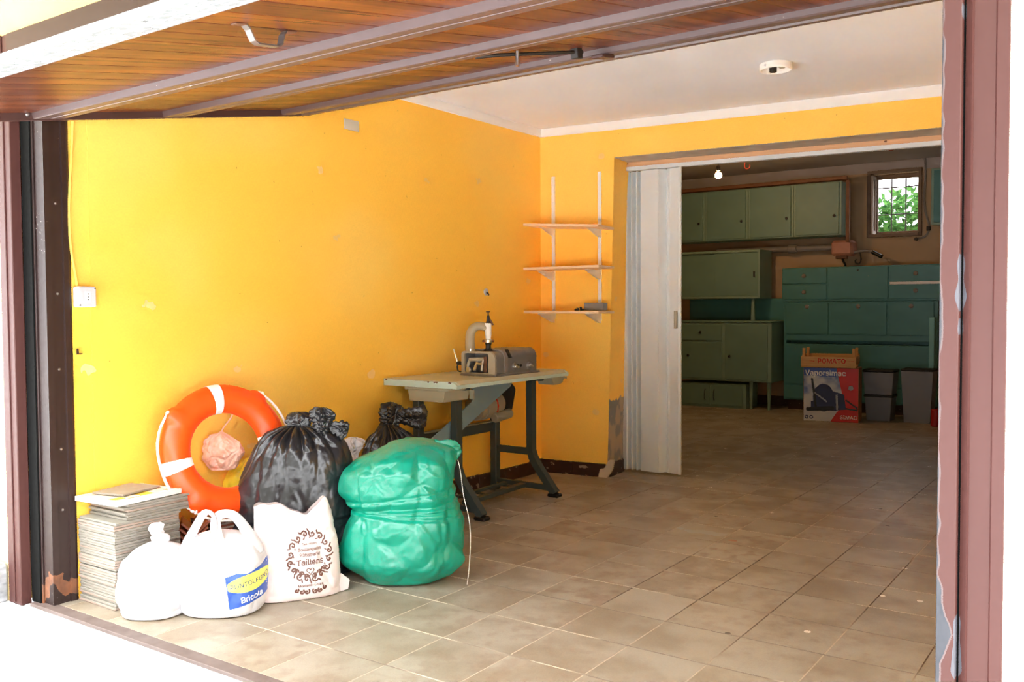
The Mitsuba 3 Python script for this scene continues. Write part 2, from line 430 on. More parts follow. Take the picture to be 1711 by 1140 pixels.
mat('ring_orange', lambda p, n, uv: mix(S(250, 84, 22), S(244, 74, 16), fbm(p.x * 8, p.y * 8, p.z * 8, 3)), 0.34, spec=0.5)
mat('band_white', S(236, 236, 234), 0.35)
mat('rope_white', S(232, 228, 222), 0.7)
def m_stack(p, n, uv):
    c = mix(S(122, 117, 108), S(150, 143, 133), fbm(p.x * 30, p.y * 30, p.z * 300, 2))
    top = mix(S(150, 148, 136), S(132, 126, 114), fbm(p.x * 14, p.y * 14, 3.0, 3))
    return dr.select(n.z > 0.7, top, c)
mat('stack_tile', m_stack, 0.55)
mat('stack_tile_pink', lambda p, n, uv: dr.select(n.z > 0.7, mix(S(150, 146, 136), S(136, 130, 118), noise(p.x * 20, p.y * 20, 0.0)), mix(S(146, 128, 116), S(162, 143, 130), noise(p.x * 40, p.y * 40, p.z * 300))), 0.6)
mat('tile_brown', lambda p, n, uv: mix(S(132, 70, 46), S(104, 52, 36), fbm(p.x * 20, p.y * 20, p.z * 20, 3)), 0.32, spec=0.6)
mat('crate_blue', S(34, 52, 104), 0.5)
mat('panel_white', S(215, 211, 206), 0.4)
def m_collage(p, n, uv):
    a = cell_rand(dr.floor(p.x * 22), dr.floor(p.y * 15), 2.0)
    c = mix(S(226, 214, 190), S(180, 150, 110), smoothstep(0.55, 0.6, a))
    return dr.select(a > 0.85, mi.Color3f(S(210, 180, 70)), c)
mat('panel_picture', m_collage, 0.5)
# back room
def m_tan(p, n, uv):
    return mix(S(168, 140, 112), S(186, 158, 128), fbm(p.x * 2.3, p.y * 2.3, p.z * 2.3, 4))
mat('tan_plaster', m_tan, 0.8, spec=0.2)
mat('bare_plaster', lambda p, n, uv: mix(S(142, 132, 124), S(160, 150, 142), fbm(p.x * 2, p.y * 2, p.z * 2, 4)), 0.85, spec=0.2)
mat('frieze_grey', lambda p, n, uv: mix(S(180, 172, 168), S(160, 150, 146), fbm(p.x * 3, p.y * 3, p.z * 3, 3)), 0.8, spec=0.2)
def m_green(p, n, uv):
    return mix(S(104, 136, 124), S(114, 146, 133), fbm(p.x * 5, p.y * 5, p.z * 5, 3))
mat('cabinet_green', m_green, 0.5)
mat('cabinet_green_edge', S(126, 154, 140), 0.45)
def m_teal(p, n, uv):
    c = mix(S(66, 122, 123), S(80, 135, 134), fbm(p.x * 3, p.y * 3, p.z * 9, 3))
    s, _, k = voronoi(p.x * 6, p.z * 6)
    return dr.select((s < 0.02) & (k > 0.88), mi.Color3f(S(140, 146, 132)), c)
mat('post_teal', S(112, 172, 166), 0.35)
mat('cabinet_teal', m_teal, 0.42)
mat('old_wood', lambda p, n, uv: mix(S(130, 84, 52), S(104, 64, 40), fbm(p.x * 14, p.y * 14, p.z * 14, 3)), 0.6)
mat('window_wood', lambda p, n, uv: mix(S(126, 104, 86), S(106, 84, 70), fbm(p.x * 14, p.y * 14, p.z * 14, 3)), 0.6)
mat('pipe_grey', S(128, 122, 120), 0.5)
mat('motor_pink', lambda p, n, uv: mix(S(190, 138, 118), S(170, 116, 100), fbm(p.x * 18, p.y * 18, p.z * 18, 3)), 0.6)
mat('bin_grey', S(128, 132, 142), 0.5)
mat('bin_black', S(22, 22, 24), 0.5)
mat('crate_wood', lambda p, n, uv: mix(S(214, 172, 120), S(190, 146, 98), fbm(p.x * 10, p.y * 10, p.z * 70, 3)), 0.7)
mat('hook_red', S(150, 50, 36), 0.5)
scene['glass_pane'] = {'type': 'thindielectric', 'int_ior': 1.5}
scene['bulb_glass'] = {'type': 'thindielectric', 'int_ior': 1.3}
scene['leaf'] = {'type': 'principledthin', 'base_color': proc(lambda p, n, uv: mix(S(38, 74, 40), S(74, 112, 54), cell_rand(dr.floor(p.x * 25), dr.floor(p.y * 25), dr.floor(p.z * 25)))), 'roughness': 0.5, 'diff_trans': 0.7, 'spec_trans': 0.0}

# ---------------------------------------------------------------- outdoors and shell
XL, XR, YF = -3.785, -0.325, 1.95           # left wall, right wall, facade plane
put('ground', box(-40, 40, -40, 1.962, -0.3, -0.012), 'concrete', kind='structure', label='pale concrete driveway in front of the garage')
put('trim_001', box(-3.90, -0.30, 1.962, 2.022, -0.2, 0.002, 0.002), 'threshold_metal', kind='structure', label='worn brown metal threshold strip')
flo = put('floor', cat_([box(XL - 0.2, 1.2, 2.022, 6.2, -0.3, -0.0005), box(-6.2, 1.2, 6.2, 11.6, -0.3, -0.0005)]), 'grout', kind='structure', label='tiled garage floor with pale grout lines')

# facade: left pier, right pier, wall above the opening
put('wall_facade_left', box(-9, -4.03, YF, 2.20, -0.02, 2.403), 'facade_cream', kind='structure')
put('wall_facade_right', box(-0.222, 6, YF - 0.01, 2.20, -0.02, 2.403), 'facade_white', kind='structure')
put('eave', box(-9, 6, YF - 1.35, YF + .25, 2.68, 2.80), 'facade_cream', kind='structure', label='eave slab above the garage front')
put('wall_opposite_house', box(-16, 12, -13, -11, -.02, 7.4), 'opposite_wall', kind='structure', label='shaded house wall across the driveway')
put('wall_facade_top', box(-9, 6, YF, 2.20, 2.403, 3.3), 'facade_cream', kind='structure')
put('trim_002', box(-9, -4.045, YF - 0.10, YF, -0.02, 0.155, 0.012), 'plinth_stone', kind='structure', label='rough grey stone plinth at the foot of the left pier')
# garage walls
put('wall_left', box(-4.03, XL, 2.20, 5.95, -0.02, 2.66), 'yellow_paint', kind='structure', label='orange-yellow painted left garage wall')
put('wall_left_return', box(-4.03, XL - 0.002, 2.04, 2.20, -0.02, 2.403), 'yellow_paint', kind='structure')
put('wall_right', box(XR, -0.222, 2.10, 6.4, -0.02, 2.66), 'yellow_paint', kind='structure')
WA = math.radians(6.0)
WD = np.array([math.cos(WA), math.sin(WA), 0]); WN = np.array([math.sin(WA), -math.cos(WA), 0])   # along the back wall; towards the street
WO = np.array([XL, 5.78, 0.0]); UP = np.array([0, 0, 1.0]); WT = 0.30
def wp(s, d=0.0, z=0.0):    # point on the back wall: s along, d behind its front face
    return WO + WD * s - WN * d + UP * z
HZ = 2.33
pier = prism([(-0.25, -0.02), (0.541, -0.02), (0.600, HZ), (0.600, 2.66), (-0.25, 2.66)], wp(0, WT), WD, UP, WT, ez=WN)
put('wall_back', pier, 'pier_paint', smooth=False, kind='structure', label='yellow pier of the back wall beside the wide opening')
put('wall_back_lintel', prism([(0.600, HZ), (3.03, HZ), (3.03, 2.66), (0.600, 2.66)], wp(0, WT), WD, UP, WT, ez=WN), 'yellow_paint', smooth=False, kind='structure')
put('wall_back_soffit', prism([(0.602, HZ - 0.004), (3.03, HZ - 0.004), (3.03, HZ), (0.602, HZ)], wp(0, WT), WD, UP, WT - 0.004, ez=WN), 'soffit_grey', smooth=False, kind='structure')
put('wall_back_pier', prism([(3.03, -0.02), (3.75, -0.02), (3.75, 2.66), (3.03, 2.66)], wp(0, WT), WD, UP, WT, ez=WN), 'yellow_paint', smooth=False, kind='structure')
CZ = 2.585
put('ceiling', box(-4.0, -0.2, 2.0, 6.30, CZ, CZ + 0.12), 'ceiling_white', kind='structure', label='white stippled garage ceiling')
put('trim_003', box(XL, XL + 0.014, 2.2, 5.79, CZ - 0.058, CZ, 0.003), 'cornice_white', kind='structure', label='white painted cornice band on the left wall')
put('trim_004', prism([(0, CZ - 0.058), (3.5, CZ - 0.072), (3.5, CZ), (0, CZ)], wp(0, 0), WD, UP, 0.014, ez=WN), 'cornice_white', smooth=False, kind='structure', label='white painted cornice band on the back wall')
put('baseboard_left', cat_([box(XL, XL + 0.012, y, y + 0.308, 0, 0.098 + 0.004 * math.sin(7 * y), 0.002) for y in np.arange(2.5, 5.75, 0.31)]), 'skirting_brown', kind='structure')
put('baseboard_back', cat_([prism([(s, 0), (min(s + .263, .535), 0), (min(s + .263, .535), .098), (s, .098)], wp(0, 0), WD, UP, 0.012, ez=WN) for s in (0.0, 0.266)]), 'skirting_brown', smooth=False, kind='structure')
put('baseboard_pier', prism([(0.03, 0), (0.30, 0), (0.30, 0.098), (0.05, 0.098)], wp(0.543, 0), -WN, UP, 0.012, ez=WD), 'skirting_brown', smooth=False, kind='structure')
put('trim_005', prism([(0.475, 0.0), (0.545, 0.0), (0.585, 0.06), (0.60, 0.135), (0.56, 0.13), (0.525, 0.07), (0.49, 0.06)], wp(0, 0.006), WD, UP, 0.024, ez=WN), 'chipped_plaster', smooth=False, kind='structure', label='lump of broken plaster at the pier corner')

# floor tiles, each a piece
tile_ply = mikit.ply(box(0.0022, 0.3078, 0.0038, 0.3142, -0.006, 0.0, 0.0007), 'floor_tile_glaze', smooth=False)
cells = []
for iy in range(-2, 28):
    for ix in range(-10, 12):
        x, y = -2.49 + 0.31 * ix, 2.64 + 0.318 * iy
        x0, x1, y0 = (max(x, XL) if y < 6.0 else x), x + 0.31, max(y, 2.022)
        if y < 6.0 and x1 > XR + 0.3: continue
        if x1 - x0 < 0.04 or y > 11.25: continue
        v = np.array([x + .155, y + .155, 0]) - EYE
        zc = v @ _fw; px = 855.5 + F_PX * (v @ _rt) / zc
        if y > 6.2 and not (1085 < px < 1640): continue
        if y <= 6.2 and px > 1700: continue
        cells.append((zc, x0, x1, y0, y + 0.318))
cells.sort()
far_tiles = []
for i, (zc, x0, x1, y0, y1) in enumerate(cells):
    to = T().translate([x0, y0, 0]).scale([(x1 - x0) / 0.31, (y1 - y0) / 0.318, 1])
    if i < 298:
        put('tile', tile_ply, 'floor_tile_glaze', flo, to=to)
    else:
        far_tiles.append(box(x0 + .0022, x1 - .0022, y0 + .0038, y1 - .0038, -0.006, 0.0, 0.0007))
if far_tiles: put('far_tiles', cat_(far_tiles), 'floor_tile_glaze', flo, smooth=False, kind='stuff')

# ---------------------------------------------------------------- door frame
fr = put('frame_left', box(-4.03, -3.925, 1.94, 1.985, -0.01, 2.403, 0.003), 'frame_paint', kind='structure', smooth=False)
put('rib', box(-3.985, -3.968, 1.934, 1.941, 0, 2.403, 0.002), 'frame_paint', fr)
put('rubber_seal', box(-3.925, -3.855, 1.985, 2.02, 0, 2.33), 'black_rubber', fr)
fr = put('frame_right', box(-0.335, -0.301, 1.915, 2.03, -0.01, 2.403, 0.002), 'frame_paint', kind='structure', smooth=False)
put('cover_strip', prism([(-0.297, 0), (-0.297, .010), (-0.285, .016), (-0.282, .010), (-0.246, .010), (-0.243, .014), (-0.222, .014), (-0.222, 0)], (0, 1.945, -0.01), (1, 0, 0), (0, -1, 0), 2.413, ez=(0, 0, 1)), 'frame_paint', fr, smooth=False)
put('gap', box(-0.302, -0.296, 1.94, 2.0, 0, 2.4), 'black_rubber', fr)
put('frame_header', box(-3.925, -0.335, 1.935, 2.03, 2.20, 2.403, 0.003), 'header_paint', kind='structure', smooth=False)
# left track column: folded sheet steel seen on its inner side
prof = [(-3.87, 2.0), (-3.775, 2.0), (-3.775, 2.028), (-3.783, 2.031), (-3.783, 2.076), (-3.775, 2.079), (-3.775, 2.10), (-3.781, 2.112), (-3.87, 2.112)]
col = put('track_column_left', prism(prof, (0, 0, 0), (1, 0, 0), (0, 1, 0), 2.38), 'column_paint', smooth=False, kind='structure', label='dark brown sheet steel column at the left side of the doorway')
put('edge_strip', box(-3.862, -3.846, 1.992, 2.001, 0, 2.3, 0.002), 'column_paint', col)
for z in (2.1, 1.7, 1.32, 1.0, 0.66, 0.4):
    put('screw', lathe([(0, 0.004), (0.004, 0.003), (0.006, 0.0), (0.006, -0.003)], (-3.782, 2.052, z), (1, 0, 0), 10), 'steel', col)

# ---------------------------------------------------------------- overhead door, open
DA = math.atan(0.181)
DO = np.array([0, 2.064, 2.044]); DT = np.array([0, math.cos(DA), math.sin(DA)]); DN = np.array([0, -math.sin(DA), math.cos(DA)])
EX = np.array([1.0, 0, 0])
def sy(y): return (y - 2.064) / math.cos(DA)
def dp(x, y, n=0.0): return np.array([x, 0, 0]) + DO + DT * sy(y) + DN * n
DX0, DX1 = -3.72, -0.42
WOODN = 0.026
door = key_for('door_1'); tag(door, 'up-and-over garage door of varnished boards on brown steel ribs, tilted open overhead', kind='structure')
bw = 0.128
bp = [(0.0, 0.003), (0.003, 0.0), (bw - 0.0035, 0.0), (bw - 0.0005, 0.003), (bw - 0.0005, 0.016), (0.0, 0.016)]
bl = sy(3.36) - sy(1.29)
board = mikit.ply(prism(bp, (0, 0, 0), EX, DN, bl, ez=DT), 'varnished_wood', smooth=False)
for i in range(int((DX1 - DX0) / bw)):
    put('board', board, 'varnished_wood', door, to=T().translate((dp(DX0 + 0.01 + i * bw, 1.29, WOODN)).tolist()))
put('outer_skin', prism([(sy(1.31), 0.042), (sy(3.39), 0.042), (sy(3.39), 0.048), (sy(1.31), 0.048)], np.array([DX0, 0, 0]) + DO, DT, DN, DX1 - DX0, ez=EX), 'brown_steel_side', door, smooth=False)
def rib_prof(s0, s1, h=WOODN + 0.004):
    m = (s0 + s1) / 2
    return [(s0, h), (s0 + .001, .003), (s0 + .004, 0), (m - .006, 0), (m - .004, .005), (m + .004, .005), (m + .006, 0), (s1 - .004, 0), (s1 - .001, .003), (s1, h)]
for ye, w in ((2.05, 0.134), (2.635, 0.126)):
    put('rib', prism(rib_prof(sy(ye) - w, sy(ye)), np.array([DX0 + .03, 0, 0]) + DO, DT, DN, DX1 - DX0 - .06, ez=EX), 'brown_steel', door, smooth=False)
s1 = sy(3.40)
put('end_rail', prism([(s1 - .20, WOODN + .004), (s1 - .20, .006), (s1 - .195, 0), (s1 - .105, 0), (s1 - .10, .014), (s1 - .07, .014), (s1 - .065, -.004), (s1 - .002, -.004), (s1, 0), (s1, .05), (s1 - .02, .05), (s1 - .02, WOODN + .004)], np.array([DX0, 0, 0]) + DO, DT, DN, DX1 - DX0, ez=EX), 'brown_steel', door, smooth=False)
s0 = sy(1.175)
put('bottom_bar', prism([(s0, 0.018), (s0, .004), (s0 + .004, 0), (s0 + .060, 0), (s0 + .062, .008), (s0 + .068, .008), (s0 + .07, 0), (s0 + .125, 0), (s0 + .13, .004), (s0 + .13, .030), (s0 + .01, .024)], np.array([DX0, 0, 0]) + DO, DT, DN, DX1 - DX0, ez=EX), 'galvanised', door, smooth=False)
for x in (DX0, DX1 - .03):
    put('side_rail', prism([(sy(1.31), 0.045), (sy(1.31), -.004), (sy(3.40), -.004), (sy(3.40), .045)], np.array([x, 0, 0]) + DO, DT, DN, .03, ez=EX), 'brown_steel_side', door, smooth=False)
for y in (1.90,):
    put('bolt', lathe([(0, .006), (.006, .005), (.009, 0), (.009, -.002)], dp(DX0 + .03, y, .02), (1, 0, 0), 10), 'steel', door)
# pull handle
hx = -1.905
hp = [dp(hx + .01, 1.53, WOODN - .001), dp(hx + .005, 1.545, WOODN - .012), dp(hx, 1.56, WOODN - .038), dp(hx - .003, 1.575, WOODN - .045), dp(hx - .02, 1.655, WOODN - .045), dp(hx - .023, 1.67, WOODN - .038), dp(hx - .027, 1.685, WOODN - .012), dp(hx - .03, 1.70, WOODN - .001)]
hm = bars(hp, 0.004, 0.022, EX)
hd = put('pull_handle', hm, 'dull_steel', door, smooth=20, label='bent flat steel pull handle')
for q in (dp(hx + .012, 1.515, WOODN - .002), dp(hx - .033, 1.715, WOODN - .002)):
    put('screw_plate', moved(box(-.011, .011, -.02, .02, -.002, .002, .001), frame_mat(q, EX, DT, DN)), 'rust_brown', hd)
# lock bar, spring latch and stop near the end rail
put('lock_rod', tube([dp(-2.05, 2.70, .012), dp(-1.98, 2.76, .012), dp(-1.845, 3.05, .012), dp(-1.83, 3.10, .012)], .007, 8), 'iron_dark', door)
put('latch_block', moved(box(-.016, .016, -.02, .02, -.022, .02, .002), frame_mat(dp(-1.842, 3.075, .01), EX, DT, DN)), 'iron_dark', door)
put('latch_keeper', moved(box(-.022, .03, -.05, .05, -.010, .004, .003), frame_mat(dp(-1.80, 3.20, -.004), EX, DT, DN)), 'brown_steel_side', door)
put('stop_peg', cat_([cyl(dp(-1.93, 2.80, .02), dp(-1.93, 2.80, .02) - UP * .045, .007, 12, ch=.001), cyl(dp(-1.93, 2.80, .02) - UP * .045, dp(-1.93, 2.80, .02) - UP * .055, .008, 12)]), 'chrome', door, label='short chrome stop peg')

# ---------------------------------------------------------------- folding door in the back opening
put('trim_006', prism([(0.60, HZ - .040), (3.03, HZ - .040), (3.03, HZ - .005), (0.60, HZ - .005)], wp(0, .275), WD, UP, .03, ez=WN), 'pine_batten', smooth=False, kind='structure', label='raw pine batten over the folding door track')
fd = key_for('door_2'); tag(fd, 'white plastic accordion door folded against the pier', kind='structure')
put('track', prism([(0.55, HZ - .068), (3.03, HZ - .068), (3.03, HZ - .040), (0.55, HZ - .040)], wp(0, .285), WD, UP, .05, ez=WN), 'white_plastic', fd, smooth=False)
zig = [(.548, .29), (.585, .262), (.596, .33), (.617, .262), (.628, .33), (.652, .262), (.662, .33), (.682, .262), (.806, .235), (.845, .29), (.866, .255), (.872, .262), (.948, .236)]
zig = [(.548 + (a - .548) * 1.17, b) for a, b in zig]
for i, ((a0, b0), (a1, b1)) in enumerate(zip(zig[:-1], zig[1:])):
    p0, p1 = wp(a0, b0), wp(a1, b1)
    put('panel', cat_([bar(p0 + UP * 1.14, p1 + UP * 1.14, .007, 2.236, r=.002)]), 'white_plastic', fd, smooth=False)
put('closing_post', bar(wp(1.012, .236, .02), wp(1.012, .236, 2.262), .024, .016, up=WN, r=.003), 'white_plastic', fd)
hk = put('handle', bar(wp(.985, .222, 1.09), wp(.985, .222, 1.22), .024, .016, up=WN, r=.004), 'machine_cream', fd)

# ---------------------------------------------------------------- things on the garage walls and ceiling
L = thing('ceiling_lamp', 'white round ceiling lamp base without its shade on the garage ceiling', 'lamp')
lc = np.array([-1.715, 4.99, CZ])
put('base', lathe([(.080, 0), (.087, -.003), (.087, -.034), (.084, -.038), (.080, -.038), (.078, -.034), (.078, -.006), (0, -.006)], lc, (0, 0, 1), 36), 'white_lacquer', L)
put('socket', lathe([(0, -.045), (.018, -.045), (.020, -.04), (.020, -.005)], lc + [-.015, 0, 0], (0, 0, 1), 20), 'iron_dark', L)
put('terminal_block', box(lc[0] + .02, lc[0] + .05, lc[1] - .012, lc[1] + .012, CZ - .03, CZ - .005, .002), 'machine_cream', L)
put('bulb', lathe([(.012, -.045), (.016, -.05), (.024, -.062), (.026, -.074), (.022, -.086), (.012, -.094), (0, -.097)], lc + [-.015, 0, 0], (0, 0, 1), 24), 'bulb_glass', L, smooth=True)
put('screw', lathe([(0, .003), (.006, .002), (.007, 0)], lc + [-.03, -.0815, -.02], (0, -1, 0), 10), 'steel', L)

so = thing('socket_box', 'grey surface-mounted socket box on the yellow wall beside the dark door column', 'socket')
sc_ = np.array([XL, 2.165, 1.302])
put('housing', box(XL, XL + .045, 2.118, 2.202, 1.263, 1.352, .006), 'grey_plastic', so)
put('face_plate', box(XL + .044, XL + .048, 2.148, 2.176, 1.283, 1.33, .001), 'white_lacquer', so)
for z in (1.295, 1.307, 1.319):
    put('pin_hole', cyl((XL + .0465, 2.162, z), (XL + .0487, 2.162, z), .0028, 10), 'black_hole', so)
for q in ((2.126, 1.271), (2.194, 1.344)):
    put('screw', cyl((XL + .044, *q), (XL + .0462, *q), .0035, 10), 'iron_dark', so)
put('cable', tube(spline([(XL + .010, 2.135, 1.352), (XL + .010, 2.128, 1.40), (XL + .010, 2.118, 1.46), (XL + .008, 2.115, 1.8), (XL + .008, 2.115, 2.35)], 24), .006, 8), 'yellow_paint', None, label='yellow-painted cable rising from the socket box', cat='cable')
hp_ = thing('wall_plate', 'small round white cover plate on the yellow wall above the machine', 'wall plate')
put('disc', lathe([(0, .006), (.018, .006), (.024, .003), (.025, 0)], (XL, 5.084, 1.36), (1, 0, 0), 24), 'grey_plastic', hp_)
put('cable_stub', tube([(XL + .004, 5.084, 1.355), (XL + .02, 5.084, 1.35), (XL + .022, 5.084, 1.335)], .005, 8), 'iron_dark', hp_)
put('plaster_patch', box(XL, XL + .003, 3.74, 3.86, 2.275, 2.335, .001), 'chipped_plaster', None, label='small pale rectangular patch high on the yellow wall below the garage door', cat='patch')
put('wall_clip', cat_([box(XL, XL + .012, 2.13, 2.134, 1.06, 1.085), box(XL, XL + .012, 2.13, 2.15, 1.06, 1.064)]), 'iron_dark', None, label='small bent metal clip on the yellow wall below the socket box', cat='clip')

# shelves on slotted rails in the corner
rails = []
for i, (s, zt, zb) in enumerate(((0.112, 2.225, 1.163), (0.488, 2.235, 1.150))):
    r = mbox(-.0125, .0125, 0, .012, zb, zt) - mbox(-.0105, .0105, -.001, .0102, zb - .01, zt + .01)
    for z in np.arange(zb + .02, zt - .015, .042):
        for dx in (-.0045, .0045):
            r = r - mbox(dx - .0017, dx + .0017, .005, .02, z, z + .012)
    r = r + mbox(-.0125, .0125, 0, .001, zb, zt)
    q = moved(r, frame_mat(wp(s, 0), -WD, WN, UP))
    put('slotted_rail', q, 'white_lacquer', smooth=False, label=('white slotted shelf rail nearer the corner' if i == 0 else 'white slotted shelf rail nearer the folding door'), cat='shelf rail', group='slotted rails of the corner shelves')
    rails.append(s)
shz = (1.835, 1.533, 1.215)
nm = ('top', 'middle', 'bottom')
for k, z in enumerate(shz):
    dz = (.035, -.004, .004)[k]     # the top board slopes a little
    c = [wp(-.0 + .012, .0), wp(.60, 0)]
    b = box(0.012, 0.605, 0.015, 0.300, -.009, .009, .0015)
    ang = math.atan2(-dz, .59)
    ex = WD * math.cos(ang) + UP * math.sin(ang); uz = np.cross(ex, WN) * 1.0
    uz = UP * math.cos(ang) - WD * math.sin(ang)
    m = frame_mat(wp(0, 0, z + dz / 2), ex, WN, -uz)
    q = moved(b, m)
    if np.linalg.det(m[:3, :3]) < 0: q.invert()
    put('shelf_board', q, 'shelf_wood', smooth=False, label=f'{("topmost", "middle", "lowest")[k]} pale wooden shelf in the yellow corner', cat='shelf', group='corner shelves')
    for j, s in enumerate(rails):
        zz = z + dz / 2 + (s - .3) * math.tan(ang) - .0125
        pl = [(.012, 0), (.25, 0), (.25, -.006), (.012, -.072)]
        br = cat_([prism(pl, wp(s, 0, zz) - WD * .010, WN, UP, .002, ez=WD), prism(pl, wp(s, 0, zz) + WD * .008, WN, UP, .002, ez=WD), prism([(.012, -.002), (.25, -.002), (.25, 0), (.012, 0)], wp(s, 0, zz) - WD * .010, WN, UP, .02, ez=WD)])
        put('shelf_bracket', br, 'white_lacquer', smooth=False, label=f'white bracket under the {("topmost", "middle", "lowest")[k]} shelf, {("nearer the corner", "nearer the folding door")[j]}', cat='bracket', group='brackets of the corner shelves')
q = wp(.50, -.11, shz[2] + .011)
put('small_box', moved(box(-.075, .075, -.04, .04, 0, .055, .002), frame_mat(q, WD, np.cross(UP, WD), UP)), 'machine_grey', label='small grey box on the lowest corner shelf', cat='box')
q = wp(.40, -.17, shz[2] + .011)
put('bunch_of_parts', cat_([cyl(q + WD * (.02 * i - .03) + WN * .008 * (i % 2), q + WD * (.02 * i - .03) + WN * .008 * (i % 2) + UP * (.014 + .006 * (i % 3)), .009, 10) for i in range(4)]), 'black_paint', label='few small black fittings beside the grey box on the lowest shelf', cat='fittings')

# ---------------------------------------------------------------- sewing table
TZ = .830
tb = thing('sewing_table', 'industrial sewing table with pale laminate top and dark green steel frame', 'table')
tx0, tx1, ty0, ty1 = -3.775, -3.215, 4.035, 5.245
put('table_top', box(tx0, tx1 - .028, ty0 + .001, ty1 - .001, TZ - .005, TZ, .001), 'table_laminate', tb)
put('core', prism([(tx0, TZ - .042), (tx1, TZ - .042), (tx1, TZ - .022), (tx1 - .028, TZ - .005), (tx0, TZ - .005)], (0, ty1, 0), (1, 0, 0), (0, 0, 1), ty1 - ty0), 'table_edge', tb, smooth=False, label='pale green edge band')
put('bevel', prism([(tx1 - .030, TZ - .004), (tx1 - .001, TZ - .0215), (tx1, TZ - .020), (tx1 - .028, TZ)], (0, ty1 - .03, 0), (1, 0, 0), (0, 0, 1), ty1 - ty0 - .06), 'table_laminate', tb, smooth=False)
for k in range(11):
    y = ty0 + .06 + k * .108
    a = np.array([tx1 - .008, y, TZ - .0155]); put('scale_mark', bar(a, a + np.array([-.016, 0, .0102]), .0025, .0016, r=.0003), 'rust_brown', tb)
for i, y in enumerate((4.62, 4.44, 4.30)):
    pass
for yc, w in ((tx1 - .21, .012), (tx1 - .155, .03), (tx1 - .05, .022), (tx0 + .02, .016)):
    put('chip', box(yc - w / 2, yc + w / 2, ty0 - .0012, ty0 + .001, TZ - .012, TZ - .004, .0008), 'rust_brown', tb)
for y in (4.25, 5.05):
    lg = [(-3.39, y, TZ - .042), (-3.39, y, .30), (-3.375, y, .25), (-3.345, y, .20), (-3.20, y, .022)]
    put('leg', bars(lg, .046, .052, (0, 1, 0)), 'table_frame', tb, smooth=False)
    put('foot', box(-3.245, -3.165, y - .033, y + .033, 0, .022, .006), 'black_paint', tb)
    put('leg', box(-3.715, -3.665, y - .026, y + .026, 0.0, TZ - .042, .004), 'table_frame', tb)
    put('stretcher', bar((-3.67, y, .285), (-3.41, y, .285), .03, .045), 'table_frame', tb)
    put('stretcher', bar((-3.67, y, .060), (-3.25, y, .055), .03, .036), 'table_frame', tb)
    put('top_bearer', bar((-3.74, y, TZ - .055), (-3.30, y, TZ - .055), .04, .026), 'table_frame', tb)
put('rear_rail', bar((-3.70, 4.27, .44), (-3.70, 5.03, .44), .02, .075), 'table_frame', tb)
put('rail_flange', bar((-3.67, 4.27, .478), (-3.67, 5.03, .478), .05, .006), 'tray_green', tb)
put('treadle', cat_([bar((-3.42, 4.36, .055), (-3.42, 5.0, .065), .045, .028), bar((-3.53, 4.42, .07), (-3.53, 4.95, .075), .03, .02)] + [bar((-3.55, y, .068), (-3.42, y, .066), .022, .008) for y in (4.45, 4.6, 4.75, 4.9)]), 'table_frame', tb, smooth=False)
# tray, guard and motor under the top
put('drawer', cat_([prism([(0, 0), (.255, 0), (.275, .085), (-.02, .085)], (-3.60, 4.305, TZ - .128), (1, 0, 0), (0, 0, 1), .235), box(-3.33, -3.30, 4.30, 4.31, .705, .76)]), 'tray_green', tb, smooth=False)
put('drawer_rim', box(-3.63, -3.305, 4.055, 4.32, TZ - .062, TZ - .043, .003), 'tray_green', tb)
gd = prism([(4.45, .785), (4.90, .785), (4.86, .735), (4.28, .475), (4.02, .43), (4.02, .47), (4.45, .67)], (-3.43, 0, 0), (0, 1, 0), (0, 0, 1), .006)
put('belt_guard', cat_([gd, prism([(4.86, .741), (4.28, .481), (4.02, .436), (4.02, .430), (4.28, .475), (4.86, .735)], (-3.49, 0, 0), (0, 1, 0), (0, 0, 1), .06)]), 'guard_blue', tb, smooth=False)
mo = key_for('motor', tb)
mc = np.array([-3.55, 4.62, .60])
scene_m = lathe([(0, 0), (.06, 0), (.078, .012), (.08, .03), (.08, .06), (.086, .062), (.086, .20), (.08, .202), (.08, .235), (.07, .25), (0, .25)], mc, (0.05, 1, 0.10), 30)
scene[mo] = dict(mikit.ply(scene_m, 'motor_grey', smooth=35)); scene[mo]['bsdf'] = {'type': 'ref', 'id': 'motor_grey'}
put('red_band', lathe([(.0868, .145), (.0875, .147), (.0875, .158), (.0868, .16)], mc, (0.05, 1, 0.10), 30), 'red_paint', mo)
put('switch_can', cyl((-3.47, 4.74, .535), (-3.455, 4.90, .555), .032, 20, ch=.006), 'motor_grey', mo)
put('terminal_box', box(-3.66, -3.60, 4.70, 4.82, .53, .58, .004), 'motor_grey', mo)
put('pulley_cover', prism([(0, .10), (.05, .16), (.14, .10), (.16, .075), (.12, -.05), (.07, -.085), (.0, -.09)], (-3.60, 4.855, .625), (0, 1, 0), (0, 0, 1), .11), 'black_paint', tb, smooth=False)
put('belt', tube([(-3.55, 4.96, .70), (-3.55, 5.0, .74), (-3.55, 5.04, .79)], .007, 8), 'black_paint', tb)
put('knee_bracket', cat_([prism([(5.07, .786), (5.235, .786), (5.21, .745), (5.17, .735), (5.10, .735)], (-3.36, 0, 0), (0, 1, 0), (0, 0, 1), .12), bar((-3.24, 5.20, .78), (-3.235, 5.245, .775), .02, .012)]), 'tray_green', tb, smooth=False)
put('red_rag', moved(trimesh.creation.icosphere(2, .028), np.diag([.8, 1.0, 1.6, 1])).apply_translation((-3.655, 4.60, .455)), 'red_paint', label='dark red rag hung over the rear rail of the sewing table', cat='rag')

